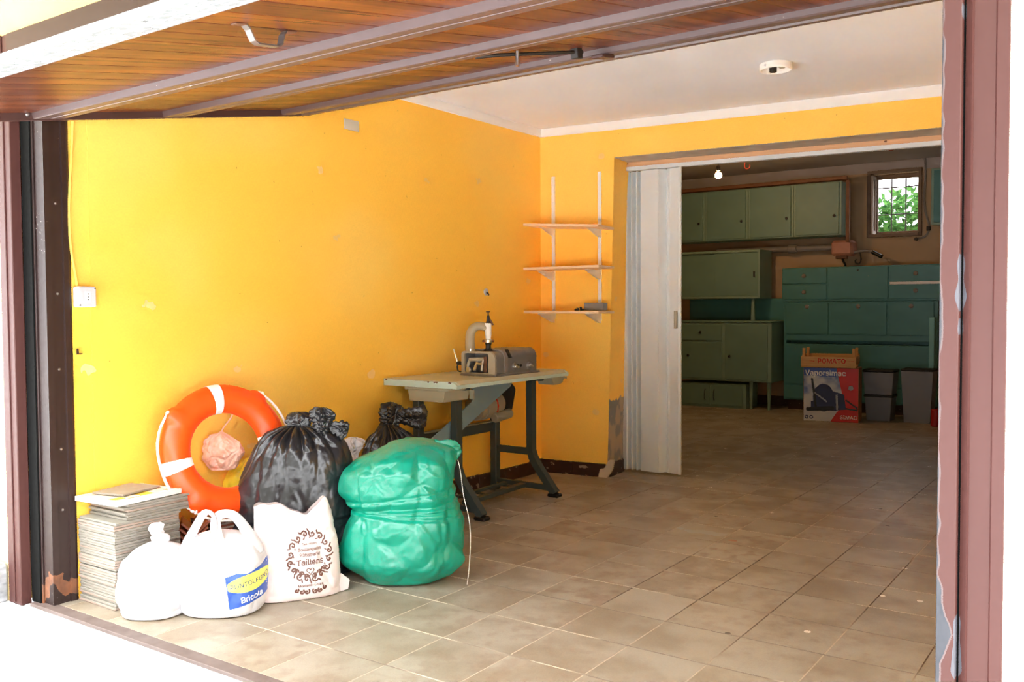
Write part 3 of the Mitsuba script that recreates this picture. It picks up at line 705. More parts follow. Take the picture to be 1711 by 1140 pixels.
# ---------------------------------------------------------------- leather skiving machine
mk = thing('skiving_machine', 'grey leather skiving machine with white cylinder, standing on the sewing table', 'machine')
put('base_plate', box(-3.52, -3.248, 4.452, 4.945, TZ, TZ + .014, .003), 'machine_grey', mk)
def hump(x0, x1, z0, z1, r0, r1, n=8):
    a = np.linspace(math.pi, math.pi / 2, n); b = np.linspace(math.pi / 2, 0, n)
    return [(x0, z0)] + [(x0 + r0 + r0 * math.cos(t), z1 - r0 + r0 * math.sin(t)) for t in a] + [(x1 - r1 + r1 * math.cos(t), z1 - r1 + r1 * math.sin(t)) for t in b] + [(x1, z0)]
put('housing', prism(hump(-3.50, -3.256, TZ + .014, .992, .03, .055), (0, 4.915, 0), (1, 0, 0), (0, 0, 1), .345), 'machine_grey', mk)
put('end_cap', prism(hump(-3.485, -3.270, TZ + .014, .972, .03, .05), (0, 4.935, 0), (1, 0, 0), (0, 0, 1), .022), 'black_paint', mk)
fo = Polygon(hump(-3.515, -3.256, TZ + .014, .982, .022, .05))
cav = sbox(-3.478, .862, -3.318, .958).buffer(.012).buffer(0)
put('front_frame', prism(fo.difference(cav), (0, 4.476, 0), (1, 0, 0), (0, 0, 1), .016), 'machine_cream', mk)
put('cavity_shell', prism(fo.buffer(-.0015).difference(cav), (0, 4.572, 0), (1, 0, 0), (0, 0, 1), .096), 'machine_grey', mk)
put('cavity_back', prism(fo, (0, 4.576, 0), (1, 0, 0), (0, 0, 1), .005), 'machine_grey', mk, smooth=False)
put('shoulder_ring', prism(Polygon(hump(-3.512, -3.252, TZ + .02, .992, .03, .055)).difference(Polygon(hump(-3.498, -3.262, TZ, .983, .03, .055))), (0, 4.59, 0), (1, 0, 0), (0, 0, 1), .03), 'pipe_grey', mk)
put('inspection_slot', moved(box(-.016, .016, -.003, .003, -.03, .03, .002), frame_mat((-3.263, 4.612, .965), [0, 1, 0], [.86, 0, .5], [-.5, 0, .86])), 'black_paint', mk)
put('feed_roller', cat_([cyl((-3.46, 4.47, .93), (-3.335, 4.49, .935), .012, 16, ch=.002), tube(spline([(-3.455, 4.475, .93), (-3.468, 4.47, .90), (-3.470, 4.468, .862)], 10), .010, 10)]), 'machine_cream', mk)
put('feed_shaft', cyl((-3.42, 4.47, .86), (-3.415, 4.50, .925), .012, 16, ch=.002), 'chrome', mk)
put('presser_foot', cat_([cyl((-3.36, 4.465, .86), (-3.362, 4.475, .905), .009, 14, ch=.002), cyl((-3.40, 4.47, .905), (-3.35, 4.475, .905), .010, 14), tube(spline([(-3.362, 4.475, .905), (-3.35, 4.48, .93), (-3.335, 4.485, .945)], 8), .009, 10)]), 'steel', mk)
put('adjusting_wheel', lathe([(0, .012), (.014, .012), (.017, .009), (.017, 0), (0, 0)], (-3.45, 4.452, .866), (0, -1, 0), 20), 'steel', mk)
put('edge_guide', box(-3.345, -3.322, 4.462, 4.47, .855, .95, .002), 'rust_brown', mk)
put('small_screw', cyl((-3.44, 4.457, .985), (-3.44, 4.457, .998), .006, 12), 'chrome', mk)
lv = put('lever', tube([(-3.555, 4.475, .905), (-3.565, 4.47, .94), (-3.578, 4.465, .985)], [.006, .005, .004], 10), 'chrome', mk)
put('lever_knob', trimesh.creation.icosphere(2, .0075).apply_translation((-3.579, 4.465, .988)), 'chrome', lv)
put('lever_hub', cyl((-3.56, 4.475, .905), (-3.51, 4.475, .905), .012, 16, ch=.002), 'iron_dark', mk)
put('side_hook', tube(spline([(-3.515, 4.47, .855), (-3.548, 4.465, .862), (-3.552, 4.465, .885), (-3.538, 4.468, .905)], 16), .004, 8), 'iron_dark', mk)
for y in (4.662, 4.822):
    kb = put('thumb_knob', lathe([(0, .030), (.006, .030), (.007, .022), (.011, .014), (.020, .012), (.022, .006), (.022, 0), (0, 0)], (-3.256, y, .882), (1, 0, 0), 24), 'steel', mk)
    put('knob_stem', cyl((-3.236, y - .004, .882), (-3.205, y - .022, .880), .005, 10), 'chrome', kb)
for y in (4.705, 4.735):
    put('lock_screw', cyl((-3.258, y, .885), (-3.250, y, .885), .008, 12), 'iron_dark', mk)
# suction arch and grinder column
ar = [(-3.475, 4.50, .98), (-3.478, 4.50, 1.04), (-3.476, 4.503, 1.085), (-3.462, 4.51, 1.118), (-3.44, 4.522, 1.134), (-3.41, 4.537, 1.135), (-3.378, 4.55, 1.125)]
put('suction_arch', tube(spline(ar, 40), np.linspace(.029, .022, 40), 20, flat=1.15), 'tube_beige', mk)
put('column_foot', lathe([(.030, 0), (.026, .012), (.017, .02), (.016, .04), (.022, .052), (0, .054)], (-3.372, 4.55, .978), (0, 0, 1), 20), 'iron_dark', mk)
put('clamp_ring', lathe([(0, 0), (.020, 0), (.023, .004), (.023, .020), (.019, .026), (0, .026)], (-3.372, 4.55, 1.030), (0, 0, 1), 24), 'chrome', mk)
for sgn in (-1, 1):
    put('clamp_screw', trimesh.creation.icosphere(2, .008).apply_translation(np.array([-3.372, 4.55, 1.043]) + sgn * _rt * .030), 'tile_brown', mk)
put('grinder_cylinder', lathe([(0, 0), (.015, 0), (.0175, .01), (.0205, .03), (.021, .09), (.019, .098), (0, .098)], (-3.372, 4.55, 1.056), (0, 0, 1), 28), 'white_lacquer', mk, label='white cylinder')
put('spindle', lathe([(0.016, 0), (.015, .012), (.010, .014), (.009, .045), (.0045, .05), (.004, .072), (0, .072)], (-3.372, 4.55, 1.152), (0, 0, 1), 18), 'iron_dark', mk)
put('spindle_handle', cyl(np.array([-3.372, 4.55, 1.226]) - _rt * .013, np.array([-3.372, 4.55, 1.226]) + _rt * .013, .0035, 10), 'rust_brown', mk)
put('spindle_lever', tube([np.array([-3.372, 4.55, 1.185]) + _rt * .006, np.array([-3.372, 4.55, 1.165]) + _rt * .018, np.array([-3.372, 4.55, 1.142]) + _rt * .030], [.005, .0055, .007], 10), 'rust_brown', mk)

# ---------------------------------------------------------------- tile stack by the door column
sx0, sx1, sy0, sy1 = -3.775, -3.500, 2.115, 2.425
tt = .0112
st_ply = {k: mikit.ply(box(0, sx1 - sx0, 0, sy1 - sy0, .0006, tt - .0002, .0016), k, smooth=False) for k in ('stack_tile', 'stack_tile_pink')}
ORD = lambda n: f"{n}{'th' if 10 < n % 100 < 14 else {1: 'st', 2: 'nd', 3: 'rd'}.get(n % 10, 'th')}"
r2 = np.random.default_rng(3)
z = .001
for i in range(38):
    dx, dy = r2.normal(0, .0022, 2)
    if i == 14: z += .004
    if i < 32: ox, oy = 0.0, 0.0
    else: ox, oy = -.006, .050
    if i >= 32 and i % 2: oy += .012
    k = 'stack_tile' if r2.random() < .72 else 'stack_tile_pink'
    put('ceramic_tile', st_ply[k], k, to=T().translate([sx0 + dx + ox, sy0 + dy + oy, z]).rotate([0, 0, 1], float(r2.normal(0, .5))),
        label=(f'grey ceramic tile in the tall stack by the door column, {ORD(i + 1)} from the floor' if i < 32 else f'set-back grey ceramic tile of the tall stack, {ORD(38 - i)} below the white panel'),
        cat='tile', group='tiles in the tall stack' if i < 32 else 'set-back tiles at the top of the stack')
    z += tt
pa = math.radians(2)
pn = thing('framed_panel', 'white framed picture panel lying on the tall tile stack', 'panel')
pm = frame_mat((-3.64, 2.272, z + .004), [math.cos(.10), math.sin(.10), 0.0], [-math.sin(.10), math.cos(.10), 0], [0, 0, 1])
pw, pd = .137, .165
fm = m3.Manifold.cube([2 * pw, 2 * pd, .020]).translate([-pw, -pd, 0]) - m3.Manifold.cube([2 * pw - .04, 2 * pd - .04, .02]).translate([-pw + .02, -pd + .02, .015])
put('frame', moved(fm, pm), 'panel_white', pn, smooth=False)
put('picture', moved(box(-pw + .02, pw - .02, -pd + .02, pd - .02, .012, .0165), pm), 'panel_picture', pn)
put('backing_board', moved(box(-pw - .006, pw - .06, -pd + .03, pd - .03, -.004, 0), pm), 'stack_tile_pink', pn)
tm_ = frame_mat((-3.68, 2.285, z + .0245), [math.cos(.25), math.sin(.25), 0], [-math.sin(.25), math.cos(.25), 0], [0, 0, 1])
put('loose_tile', moved(box(-.085, .085, -.11, .11, 0, .009, .0015), tm_), 'stack_tile', smooth=False, label='loose grey tile lying on top of the white framed panel', cat='tile')

# blue crate with brown corner tiles behind the stack
cr = thing('plastic_crate', 'dark blue plastic crate under the brown corner tiles beside the tile stack', 'crate')
cm = m3.Manifold.cube([.32, .28, .142]).translate([-3.755, 2.46, 0]) - m3.Manifold.cube([.30, .26, .15]).translate([-3.745, 2.47, .012])
put('walls', cm, 'crate_blue', cr, smooth=False)
put('rim', (m3.Manifold.cube([.336, .296, .009]).translate([-3.763, 2.452, .142]) - m3.Manifold.cube([.304, .264, .03]).translate([-3.747, 2.468, .138])), 'crate_blue', cr, smooth=False)
def ltile(o, ex, ey, w, l, t=.009):
    return prism([(0, 0), (w, 0), (w, t), (t, t), (t, w), (0, w)], o, ex, ey, l, ez=np.cross(ex, ey))
ca, sa = math.cos(.75), math.sin(.75)
for i in range(5):
    q = np.array([-3.50 + .012 * i * .3, 2.47 + .006 * i, .15 + .0245 * i])
    m = ltile(q + np.array([0.02 * (i % 2), 0, .0]), np.array([-.35, .62, -.70]) / 1.0, np.array([.62, -.35, .70]), .085, .16) if False else ltile(q, (ca * .574 + 0, ca * .819, -sa), (-ca * .574, -ca * .819, -sa), -.075, .15)
    put('corner_tile', m, 'tile_brown', smooth=False, label=f'brown angled edging tile in the chevron pile behind the tall stack, {ORD(i + 1)} from below', cat='tile', group='brown edging tiles in the chevron pile')
for i in range(6):
    q = box(-3.735, -3.50, 2.605, 2.735, .152 + .0115 * i, .1625 + .0115 * i, .0015)
    put('brown_tile', moved(q, trimesh.transformations.rotation_matrix(.06 * (i - 2), [0, 0, 1], [-3.62, 2.67, 0])), 'tile_brown', smooth=False, label=f'flat brown tile on the blue crate below the lifebuoy, {ORD(i + 1)} from below', cat='tile', group='flat brown tiles in the blue crate')
for i in range(5):
    q = box(-3.70, -3.50, 2.62, 2.80, .2225 + .0095 * i, .2315 + .0095 * i, .0012)
    put('thin_tile', moved(q, trimesh.transformations.rotation_matrix(.05 * (i - 3), [0, 0, 1], [-3.6, 2.7, 0])), 'stack_tile_pink' if i % 2 else 'tile_brown', smooth=False, label=f'thin tile in the low pile right under the lifebuoy, {ORD(i + 1)} from below', cat='tile', group='thin tiles under the lifebuoy')

# ---------------------------------------------------------------- lifebuoy
lb = thing('lifebuoy', 'orange lifebuoy with white bands leaning on the yellow wall', 'lifebuoy')
LC = np.array([-3.545, 2.712, .590])
az, tilt = math.radians(-12), math.radians(14)
ln = np.array([math.cos(az) * math.cos(tilt), math.sin(az) * math.cos(tilt), math.sin(tilt)])
lu = np.cross(ln, np.cross(UP, ln)); lu /= np.linalg.norm(lu); lr = np.cross(lu, ln)   # lr: right as seen from the front
LR, la, lbx = .243, .068, .055
lugs = [math.radians(a) for a in (143, 232, 52, 322)]
def ring_pt(th, ph, grow=0.0):
    bump = 0
    for g in lugs:
        d = (th - g + math.pi) % (2 * math.pi) - math.pi
        bump = bump + .020 * np.exp(-(d / .13) ** 4) * np.exp(-((np.cos(ph) - .8) / .6) ** 2) * (np.sin(ph) > -0.6)
    rr = la + grow + bump
    rad = LR + rr * np.cos(ph)
    return LC + (np.cos(th) * rad)[..., None] * lr + (np.sin(th) * rad)[..., None] * lu + (np.sin(ph) * (lbx + grow + bump * .4))[..., None] * ln
def ring_mesh(t0, t1, n, grow, closed):
    th = np.linspace(t0, t1, n, endpoint=not closed); ph = np.linspace(0, 2 * math.pi, 40, endpoint=False)
    A, B = np.meshgrid(th, ph, indexing='ij'); v = ring_pt(A, B, grow).reshape(-1, 3); f = []
    for i in range(n if closed else n - 1):
        for j in range(40):
            q = [i * 40 + j, ((i + 1) % n) * 40 + j, ((i + 1) % n) * 40 + (j + 1) % 40, i * 40 + (j + 1) % 40]
            f += [[q[0], q[1], q[2]], [q[0], q[2], q[3]]]
    return trimesh.Trimesh(v, np.array(f), process=False)
put('body', ring_mesh(0, 2 * math.pi, 180, 0, True), 'ring_orange', lb, smooth=True)
for a in (97, 191, 286, 8):
    put('reflective_band', ring_mesh(math.radians(a - 5.5), math.radians(a + 5.5), 8, .0022, False), 'band_white', lb, smooth=True)
lg_ = sorted(lugs)
rp = []
for i in range(4):
    a, b = lg_[i], lg_[(i + 1) % 4] + (2 * math.pi if i == 3 else 0)
    for k in range(14):
        u = k / 14; th = a + (b - a) * u
        top = math.sin(math.pi * u) if i == 0 else 0.0     # across the top the rope hangs behind
        rad = LR + la + .012 + (.006 * math.sin(math.pi * u) + .003 * math.sin(9 * u) if i else -.07 * top ** .5)
        zz = .012 + .006 * math.sin(math.pi * u) - .078 * top ** .6
        rp.append(LC + lr * math.cos(th) * rad + lu * math.sin(th) * rad + ln * zz)
rp.append(rp[0])
rope = put('rope', tube(np.array(rp), .0062, 8), 'rope_white', lb)
for g in lugs:
    q = LC + (lr * math.cos(g) + lu * math.sin(g)) * (LR + la + .012) + ln * .012
    put('knot', cat_([trimesh.creation.icosphere(2, .0115).apply_translation(q), tube(spline([q, q + ln * .012 + lr * .012, q + ln * .016 - lu * .018], 8), .005, 8)]), 'rope_white', rope)

# ---------------------------------------------------------------- bags
def worley(P, seed, freq):
    g = np.random.default_rng(seed)
    lo, hi = P.min(0) - .3, P.max(0) + .3
    n = int(np.prod((hi - lo) * freq)) + 8
    pts = g.uniform(lo, hi, (min(n, 60000), 3))
    d, idx = cKDTree(pts * 1.0).query(P, k=2)
    return (d[:, 1] - d[:, 0]), idx[:, 0]

VR = np.array([math.cos(YAW), math.sin(YAW), 0]); VF = np.array([-math.sin(YAW), math.cos(YAW), 0])

def bag(c, rows, yaw=0.0, nt=260, nz=200, expo=2.3, seed=1, crease=.010, freq=9.0, fine=.003, pleat=0.0, pleat_z=.75, pleat_n=17, rim=None, closed=True, stretch=(1, 1, 1), hfold=None, lump=.0):
    """rows: (z, half width across, half depth, offset across, offset in depth) from the floor up."""
    from scipy.interpolate import PchipInterpolator
    R = np.asarray(rows, float); t = np.linspace(0, 1, len(R))
    I = PchipInterpolator(t, R, axis=0)
    Q = I(np.linspace(0, 1, nz))
    th = np.arange(nt) * 2 * math.pi / nt
    ct, st = np.cos(th), np.sin(th)
    k = 2 / expo
    cx, cy = np.sign(ct) * np.abs(ct) ** k, np.sign(st) * np.abs(st) ** k
    er = VR * math.cos(yaw) + VF * math.sin(yaw); ef = np.cross(UP, er)
    X = Q[:, 3:4] + Q[:, 1:2] * cx; Y = Q[:, 4:5] + Q[:, 2:3] * cy; Z = np.repeat(Q[:, 0:1], nt, 1)
    if rim is not None:
        u = np.linspace(0, 1, nz)[:, None]
        Z = Z + (u ** 3) * rim(th)[None, :]
    P = (np.asarray(c) + X[..., None] * er + Y[..., None] * ef + Z[..., None] * UP).reshape(-1, 3)
    # outward direction
    out = (cx[None, :, None] * er / np.maximum(Q[:, 1:2, None], .02) + cy[None, :, None] * ef / np.maximum(Q[:, 2:3, None], .02))
    out = out.reshape(-1, 3); out /= np.linalg.norm(out, axis=1, keepdims=True) + 1e-9
    W = P * np.asarray(stretch) + 0.06 * np.stack([meshkit.noise(P * 7 + 3 * i, seed + i) for i in range(3)], 1)
    c1, id1 = worley(W, seed, freq)
    c2, id2 = worley(W * 1.0 + 5, seed + 9, freq * 2.3)
    s1, s2 = .06 * 9 / freq, .03 * 9 / freq
    g = np.random.default_rng(seed + 99); lev = g.uniform(-1, 1, 70000)
    d = -crease * np.maximum(0, 1 - c1 / s1) + crease * .5 * np.minimum(c1 / s1 / 2, 1) * lev[id1 % 70000]
    d += -crease * .35 * np.maximum(0, 1 - c2 / s2)
    d += fine * (meshkit.fbm(P * 22, 3, seed) - .5) * 2 + lump * (meshkit.noise(P * np.array([5.5, 5.5, 4.5]), seed + 5) - .5) * 2
    if pleat:
        zz = np.repeat(np.linspace(0, 1, nz), nt)
        w = np.clip((zz - (pleat_z - .35)) / .35, 0, 1) ** 1.5
        tt_ = np.tile(th, nz)
        ph = pleat_n * tt_ + 5 * meshkit.noise(np.stack([np.cos(tt_), np.sin(tt_), zz * .7], 1) * 1.6, seed)
        rr = np.repeat(Q[:, 1], nt)
        d += pleat * w * (np.abs(np.sin(ph)) - .5) * np.clip(rr / .12, .25, 1.3)
    if hfold is not None:
        for z0, amp, sg, sl in hfold:
            zz = (P - np.asarray(c))[:, 2] - sl * ((P - np.asarray(c)) @ er)
            d += amp * np.exp(-((zz - z0) / sg) ** 2)
    zloc = P[:, 2]
    d *= np.clip(zloc / .03, .15, 1)
    P = P + out * d[:, None]
    P[:, 2] = np.maximum(P[:, 2], .0008)
    f = []
    i, j = np.meshgrid(np.arange(nz - 1), np.arange(nt), indexing='ij')
    a = i * nt + j; b = i * nt + (j + 1) % nt; cc = (i + 1) * nt + (j + 1) % nt; e = (i + 1) * nt + j
    F = np.concatenate([np.stack([a, b, cc], -1).reshape(-1, 3), np.stack([a, cc, e], -1).reshape(-1, 3)])
    V = P
    bc = P[:nt].mean(0); V = np.vstack([V, bc]); n0 = len(V) - 1
    jj = np.arange(nt)
    F = np.vstack([F, np.stack([np.full(nt, n0), (jj + 1) % nt, jj], 1)])
    if closed:
        V = np.vstack([V, P[-nt:].mean(0)]); n1 = len(V) - 1; k0 = (nz - 1) * nt
        F = np.vstack([F, np.stack([np.full(nt, n1), k0 + jj, k0 + (jj + 1) % nt], 1)])
    return trimesh.Trimesh(V, F, process=False)

def tuft(o, d, L, r0, r1, seed, n=9, flat=.6, crease=.012):
    """The gathered, flaring end of a tied bag."""
    d = np.asarray(d, float); d /= np.linalg.norm(d)
    a = VR - d * (VR @ d) if abs(VR @ d) < .8 else UP - d * (UP @ d)
    a = a / np.linalg.norm(a); b = np.cross(d, a)
    nt, nz = 90, 40
    u = np.linspace(0, 1, nz)[:, None]; th = (np.arange(nt) * 2 * math.pi / nt)[None]
    r = r0 + (r1 - r0) * u ** .8 - r1 * .55 * np.clip((u - .75) / .25, 0, 1) ** 2
    w = 1 + .35 * u * np.sin(n * th + 4 * u + seed) + .2 * u * np.sin((n // 2) * th - 3 * u + 2 * seed)
    bend = .25 * L * u ** 2
    P = (np.asarray(o) + (L * u * np.ones_like(th))[..., None] * d + (r * w * np.cos(th))[..., None] * a + (flat * r * w * np.sin(th) + bend * math.sin(seed))[..., None] * b).reshape(-1, 3)
    c, _ = worley(P, seed, 42)
    nrm = P - (np.asarray(o) + np.repeat(L * u, nt, 1).reshape(-1, 1) * d); nrm /= np.linalg.norm(nrm, axis=1, keepdims=True) + 1e-9
    P = P - nrm * (crease * np.maximum(0, 1 - c / .012))[:, None]
    i, j = np.meshgrid(np.arange(nz - 1), np.arange(nt), indexing='ij')
    q = [i * nt + j, i * nt + (j + 1) % nt, (i + 1) * nt + (j + 1) % nt, (i + 1) * nt + j]
    F = np.concatenate([np.stack([q[0], q[1], q[2]], -1).reshape(-1, 3), np.stack([q[0], q[2], q[3]], -1).reshape(-1, 3)])
    V = np.vstack([P, P[-nt:].mean(0), P[:nt].mean(0)]); jj = np.arange(nt); k0 = (nz - 1) * nt
    F = np.vstack([F, np.stack([np.full(nt, len(P)), k0 + jj, k0 + (jj + 1) % nt], 1), np.stack([np.full(nt, len(P) + 1), (jj + 1) % nt, jj], 1)])
    return trimesh.Trimesh(V, F, process=False)

# green sack
gc = np.array([-2.835, 3.235, 0]) - .045 * VR - .08 * VF
g_ = thing('rubbish_sack', 'bulging green plastic rubbish sack standing before the sewing table', 'bag')
put('sack', bag(gc, [(.001, .13, .12, -.01, 0), (.010, .185, .17, -.005, 0), (.05, .240, .22, .0, 0), (.13, .293, .27, -.008, 0), (.25, .286, .27, .004, 0), (.335, .266, .245, .010, 0), (.365, .264, .24, .010, 0), (.43, .280, .25, -.010, 0), (.50, .276, .24, -.010, 0), (.56, .236, .21, .028, .0), (.605, .180, .165, .055, .02), (.632, .11, .11, .05, .03), (.645, .05, .05, .03, .03), (.648, .01, .01, .02, .03)],
             expo=2.5, seed=11, crease=.024, freq=5.5, fine=.003, lump=.022, stretch=(1, 1, .75), hfold=[(.355, -.014, .012, .06), (.32, -.008, .007, -.06), (.385, .007, .012, .09), (.335, -.006, .006, .02), (.405, -.006, .008, .12)]), 'bag_green', g_, smooth=True)
put('sack_corner', tuft(gc + VR * .16 + VF * .0 + UP * .575, VR * .95 + UP * .18, .11, .075, .035, 4, 5, .3, .006), 'bag_green', g_, smooth=True)
st_ = [gc + VR * .255 - VF * .02 + UP * .55, gc + VR * .272 - VF * .05 + UP * .47, gc + VR * .283 - VF * .08 + UP * .40, gc + VR * .305 - VF * .08 + UP * .30, gc + VR * .312 - VF * .08 + UP * .15, gc + VR * .300 - VF * .10 + UP * .012, gc + VR * .298 - VF * .13 + UP * .003]
put('white_string', tube(spline(st_, 40), .0016, 6), 'rope_white', label='thin white string hanging down the right side of the green sack', cat='string')

# black sack beside it
bc_ = np.array([-3.285, 2.935, 0]) + .01 * VF
b_ = thing('rubbish_sack', 'large black plastic rubbish sack with two knotted ears beside the lifebuoy', 'bag')
put('sack', bag(bc_, [(.001, .18, .13, 0, 0), (.012, .25, .17, 0, 0), (.06, .29, .185, -.035, 0), (.16, .312, .19, -.042, 0), (.31, .308, .19, -.038, 0), (.42, .285, .185, -.022, 0), (.52, .255, .18, -.004, 0), (.60, .220, .155, .0, 0), (.645, .175, .12, .0, 0), (.675, .12, .085, -.005, 0), (.695, .07, .05, -.01, 0), (.70, .03, .02, -.01, 0)],
             expo=2.2, seed=21, crease=.011, freq=9, fine=.003, lump=.02, stretch=(1, 1, .38), pleat=.042, pleat_z=.80, pleat_n=9, hfold=[(.26, -.014, .012, .05)]), 'bag_black', b_, smooth=True)
put('ear', tuft(bc_ - VR * .01 + UP * .67, UP * 1 - VR * .02, .09, .052, .064, 2, 3, .35, .012), 'bag_black', b_, smooth=True)
e2 = put('ear', tuft(bc_ + VR * .10 + UP * .655 - VF * .03, UP * .9 + VR * .12, .135, .036, .055, 5, 4, .8, .012), 'bag_black', b_, smooth=True)
put('loose_end', tuft(bc_ + VR * .135 + UP * .705 - VF * .03, VR * .9 - UP * .30, .10, .022, .048, 3, 6, .6, .012), 'bag_black', e2, smooth=True)
# black sack behind, under the table edge
k_ = thing('rubbish_sack', 'black plastic rubbish sack with a twisted top behind the green sack', 'bag')
kc = np.array([-3.50, 3.80, 0])
put('sack', bag(kc, [(.001, .13, .12, 0, 0), (.015, .17, .15, 0, 0), (.1, .20, .18, 0, 0), (.25, .20, .18, 0, 0), (.38, .19, .165, 0, 0), (.46, .165, .14, .0, 0), (.53, .12, .11, .0, 0), (.575, .07, .07, -.01, 0), (.60, .04, .04, -.02, 0)], nt=180, nz=120, seed=31, crease=.014, freq=9, pleat=.03, pleat_n=9), 'bag_black', k_, smooth=True)
put('twisted_top', tuft(kc + VR * -.03 + UP * .57, UP * .9 + VR * .35, .15, .05, .075, 7, 5, .6, .012), 'bag_black', k_, smooth=True)
put('loose_end', tuft(kc + VR * .03 + UP * .645, VR * .95 - UP * .12, .17, .045, .07, 6, 5, .6, .012), 'bag_black', k_, smooth=True)
cw = thing('carrier_bag', 'white plastic bag of which only the crumpled tip shows behind the large black sack', 'bag')
put('pouch', bag(np.array([-3.43, 3.42, 0]), [(.001, .05, .05, 0, 0), (.02, .08, .08, 0, 0), (.2, .085, .085, 0, 0), (.40, .07, .07, 0, 0), (.48, .04, .04, 0, 0), (.50, .02, .02, 0, 0)], nt=90, nz=60, seed=47, crease=.01, freq=14), 'bag_white', cw, smooth=True)
put('knot', tuft(np.array([-3.43, 3.42, .47]), UP + VR * .2, .10, .03, .05, 8, 5, .9, .010), 'bag_white', cw, smooth=True)

# pinkish and yellow bags inside the ring
p_ = thing('small_bag', 'clear pinkish plastic bag hung on the wall inside the lifebuoy', 'bag')
pc = np.array([-3.68, 2.79, .47])
put('pouch', bag(pc, [(.001, .05, .03, 0, 0), (.01, .08, .04, 0, 0), (.05, .10, .05, .0, 0), (.09, .112, .055, .01, 0), (.13, .100, .05, .0, 0), (.165, .06, .04, -.01, 0), (.185, .02, .02, -.0, 0), (.19, .008, .008, 0, 0)], nt=160, nz=90, seed=41, crease=.014, freq=17, pleat=.02, pleat_n=8), 'bag_clear_pink', p_, smooth=True)
put('tie', tube(spline([pc + UP * .185, pc + UP * .21 + VR * .012, pc + UP * .245 + VR * .04, pc + UP * .275 + VR * .055], 12), .004, 8), 'bag_clear_pink', p_)
y_ = thing('small_bag', 'yellow plastic bag behind the lower part of the lifebuoy', 'bag')
yc = np.array([-3.68, 2.93, .31])
put('pouch', bag(yc, [(.001, .08, .04, 0, 0), (.01, .11, .05, 0, 0), (.08, .12, .055, 0, 0), (.14, .10, .05, .01, 0), (.19, .05, .03, .02, 0), (.20, .02, .015, .02, 0)], nt=160, nz=90, seed=43, crease=.012, freq=14, pleat=.02, pleat_n=7), 'bag_yellow', y_, smooth=True)

# white bags in front
w_ = thing('carrier_bag', 'white plastic bag tied in a knot, before the tall tile stack', 'bag')
wc = np.array([-3.285, 2.255, 0]) - .085 * VR
put('pouch', bag(wc, [(.001, .09, .10, 0, 0), (.006, .125, .13, 0, 0), (.03, .146, .14, .0, 0), (.09, .156, .15, .0, 0), (.16, .156, .145, .0, 0), (.215, .140, .13, .005, 0), (.255, .105, .10, .01, 0), (.28, .06, .06, .012, 0), (.295, .028, .028, .014, 0), (.30, .022, .022, .014, 0)], nt=220, nz=150, expo=2.4, seed=51, crease=.010, freq=8, fine=.003, lump=.01, pleat=.02, pleat_n=8), 'bag_white', w_, smooth=True)
put('knot', cat_([tuft(wc + VR * .012 + UP * .285, UP - VR * .12, .085, .022, .034, 9, 5, .8, .008), moved(trimesh.creation.icosphere(3, .028), np.diag([1.1, 1.1, .8, 1])).apply_translation(wc + VR * .03 + UP * .305)]), 'bag_white', w_, smooth=True)

u_ = thing('carrier_bag', 'full white carrier bag with two handles and a blue and yellow print', 'bag')
uc = np.array([-3.085, 2.435, 0]) - .085 * VR
ub = bag(uc, [(.001, .12, .11, 0, 0), (.006, .155, .14, 0, 0), (.03, .175, .155, .0, 0), (.10, .184, .16, .0, 0), (.18, .184, .155, .0, 0), (.24, .170, .14, .0, 0), (.285, .145, .115, .0, 0), (.31, .11, .085, -.005, 0), (.325, .06, .05, -.01, 0), (.33, .02, .02, -.01, 0)], nt=240, nz=160, expo=2.5, seed=61, crease=.009, freq=8, fine=.003, lump=.01)
put('pouch', ub, 'bag_white', u_, smooth=True)
def strap(path, w, t, seed):
    p = spline(path, 50)
    q = tube(p, w, 24, flat=t)
    c, _ = worley(q.vertices, seed, 40)
    q.vertices = q.vertices + .004 * (meshkit.noise(q.vertices * 60, seed)[:, None] - .5) * VF
    return q
h1 = [uc - VR * .150 - VF * .03 + UP * .235, uc - VR * .115 - VF * .05 + UP * .315, uc - VR * .075 - VF * .055 + UP * .385, uc - VR * .045 - VF * .05 + UP * .418, uc - VR * .015 - VF * .055 + UP * .40, uc - VR * .005 - VF * .075 + UP * .34, uc + VR * .005 - VF * .11 + UP * .24]
h2 = [uc + VR * .155 - VF * .02 + UP * .235, uc + VR * .130 - VF * .03 + UP * .30, uc + VR * .09 - VF * .03 + UP * .365, uc + VR * .045 - VF * .035 + UP * .405, uc + VR * .0 - VF * .05 + UP * .40, uc - VR * .005 - VF * .065 + UP * .35, uc + VR * .01 - VF * .11 + UP * .245]
put('handle', strap(h1, np.linspace(.034, .022, 50) * (1 + .25 * np.sin(np.linspace(0, math.pi, 50)) * -1), .45, 3), 'bag_white', u_, smooth=True)
put('handle', strap(h2, .020 + .012 * np.abs(np.linspace(-1, 1, 50)), .4, 4), 'bag_white', u_, smooth=True)
yw = math.radians(30)
ux = VR * math.cos(yw) + VF * math.sin(yw); uo = uc + VR * .12 - VF * .10 + UP * .128
tl = .12
def tilt2(vf, a=.0, o=(0, 0)):
    v, f = vf; c, s = math.cos(a), math.sin(a)
    return np.c_[v[:, 0] * c - v[:, 1] * s + o[0], v[:, 0] * s + v[:, 1] * c + o[1]], f
uy = UP
lab = Polygon([(-.075, -.078), (.13, -.066), (.13, .070), (.06, .058), (.01, .050), (-.03, .060), (-.075, .054)])
put('print_panel', decal(tilt2(flat_poly(lab), tl), ub, uo, ux, uy, .0012), 'print_blue', u_, smooth=True)
ell = affinity.scale(Point(0.03, .012).buffer(1, 24), .108, .036).intersection(lab.buffer(-.003))
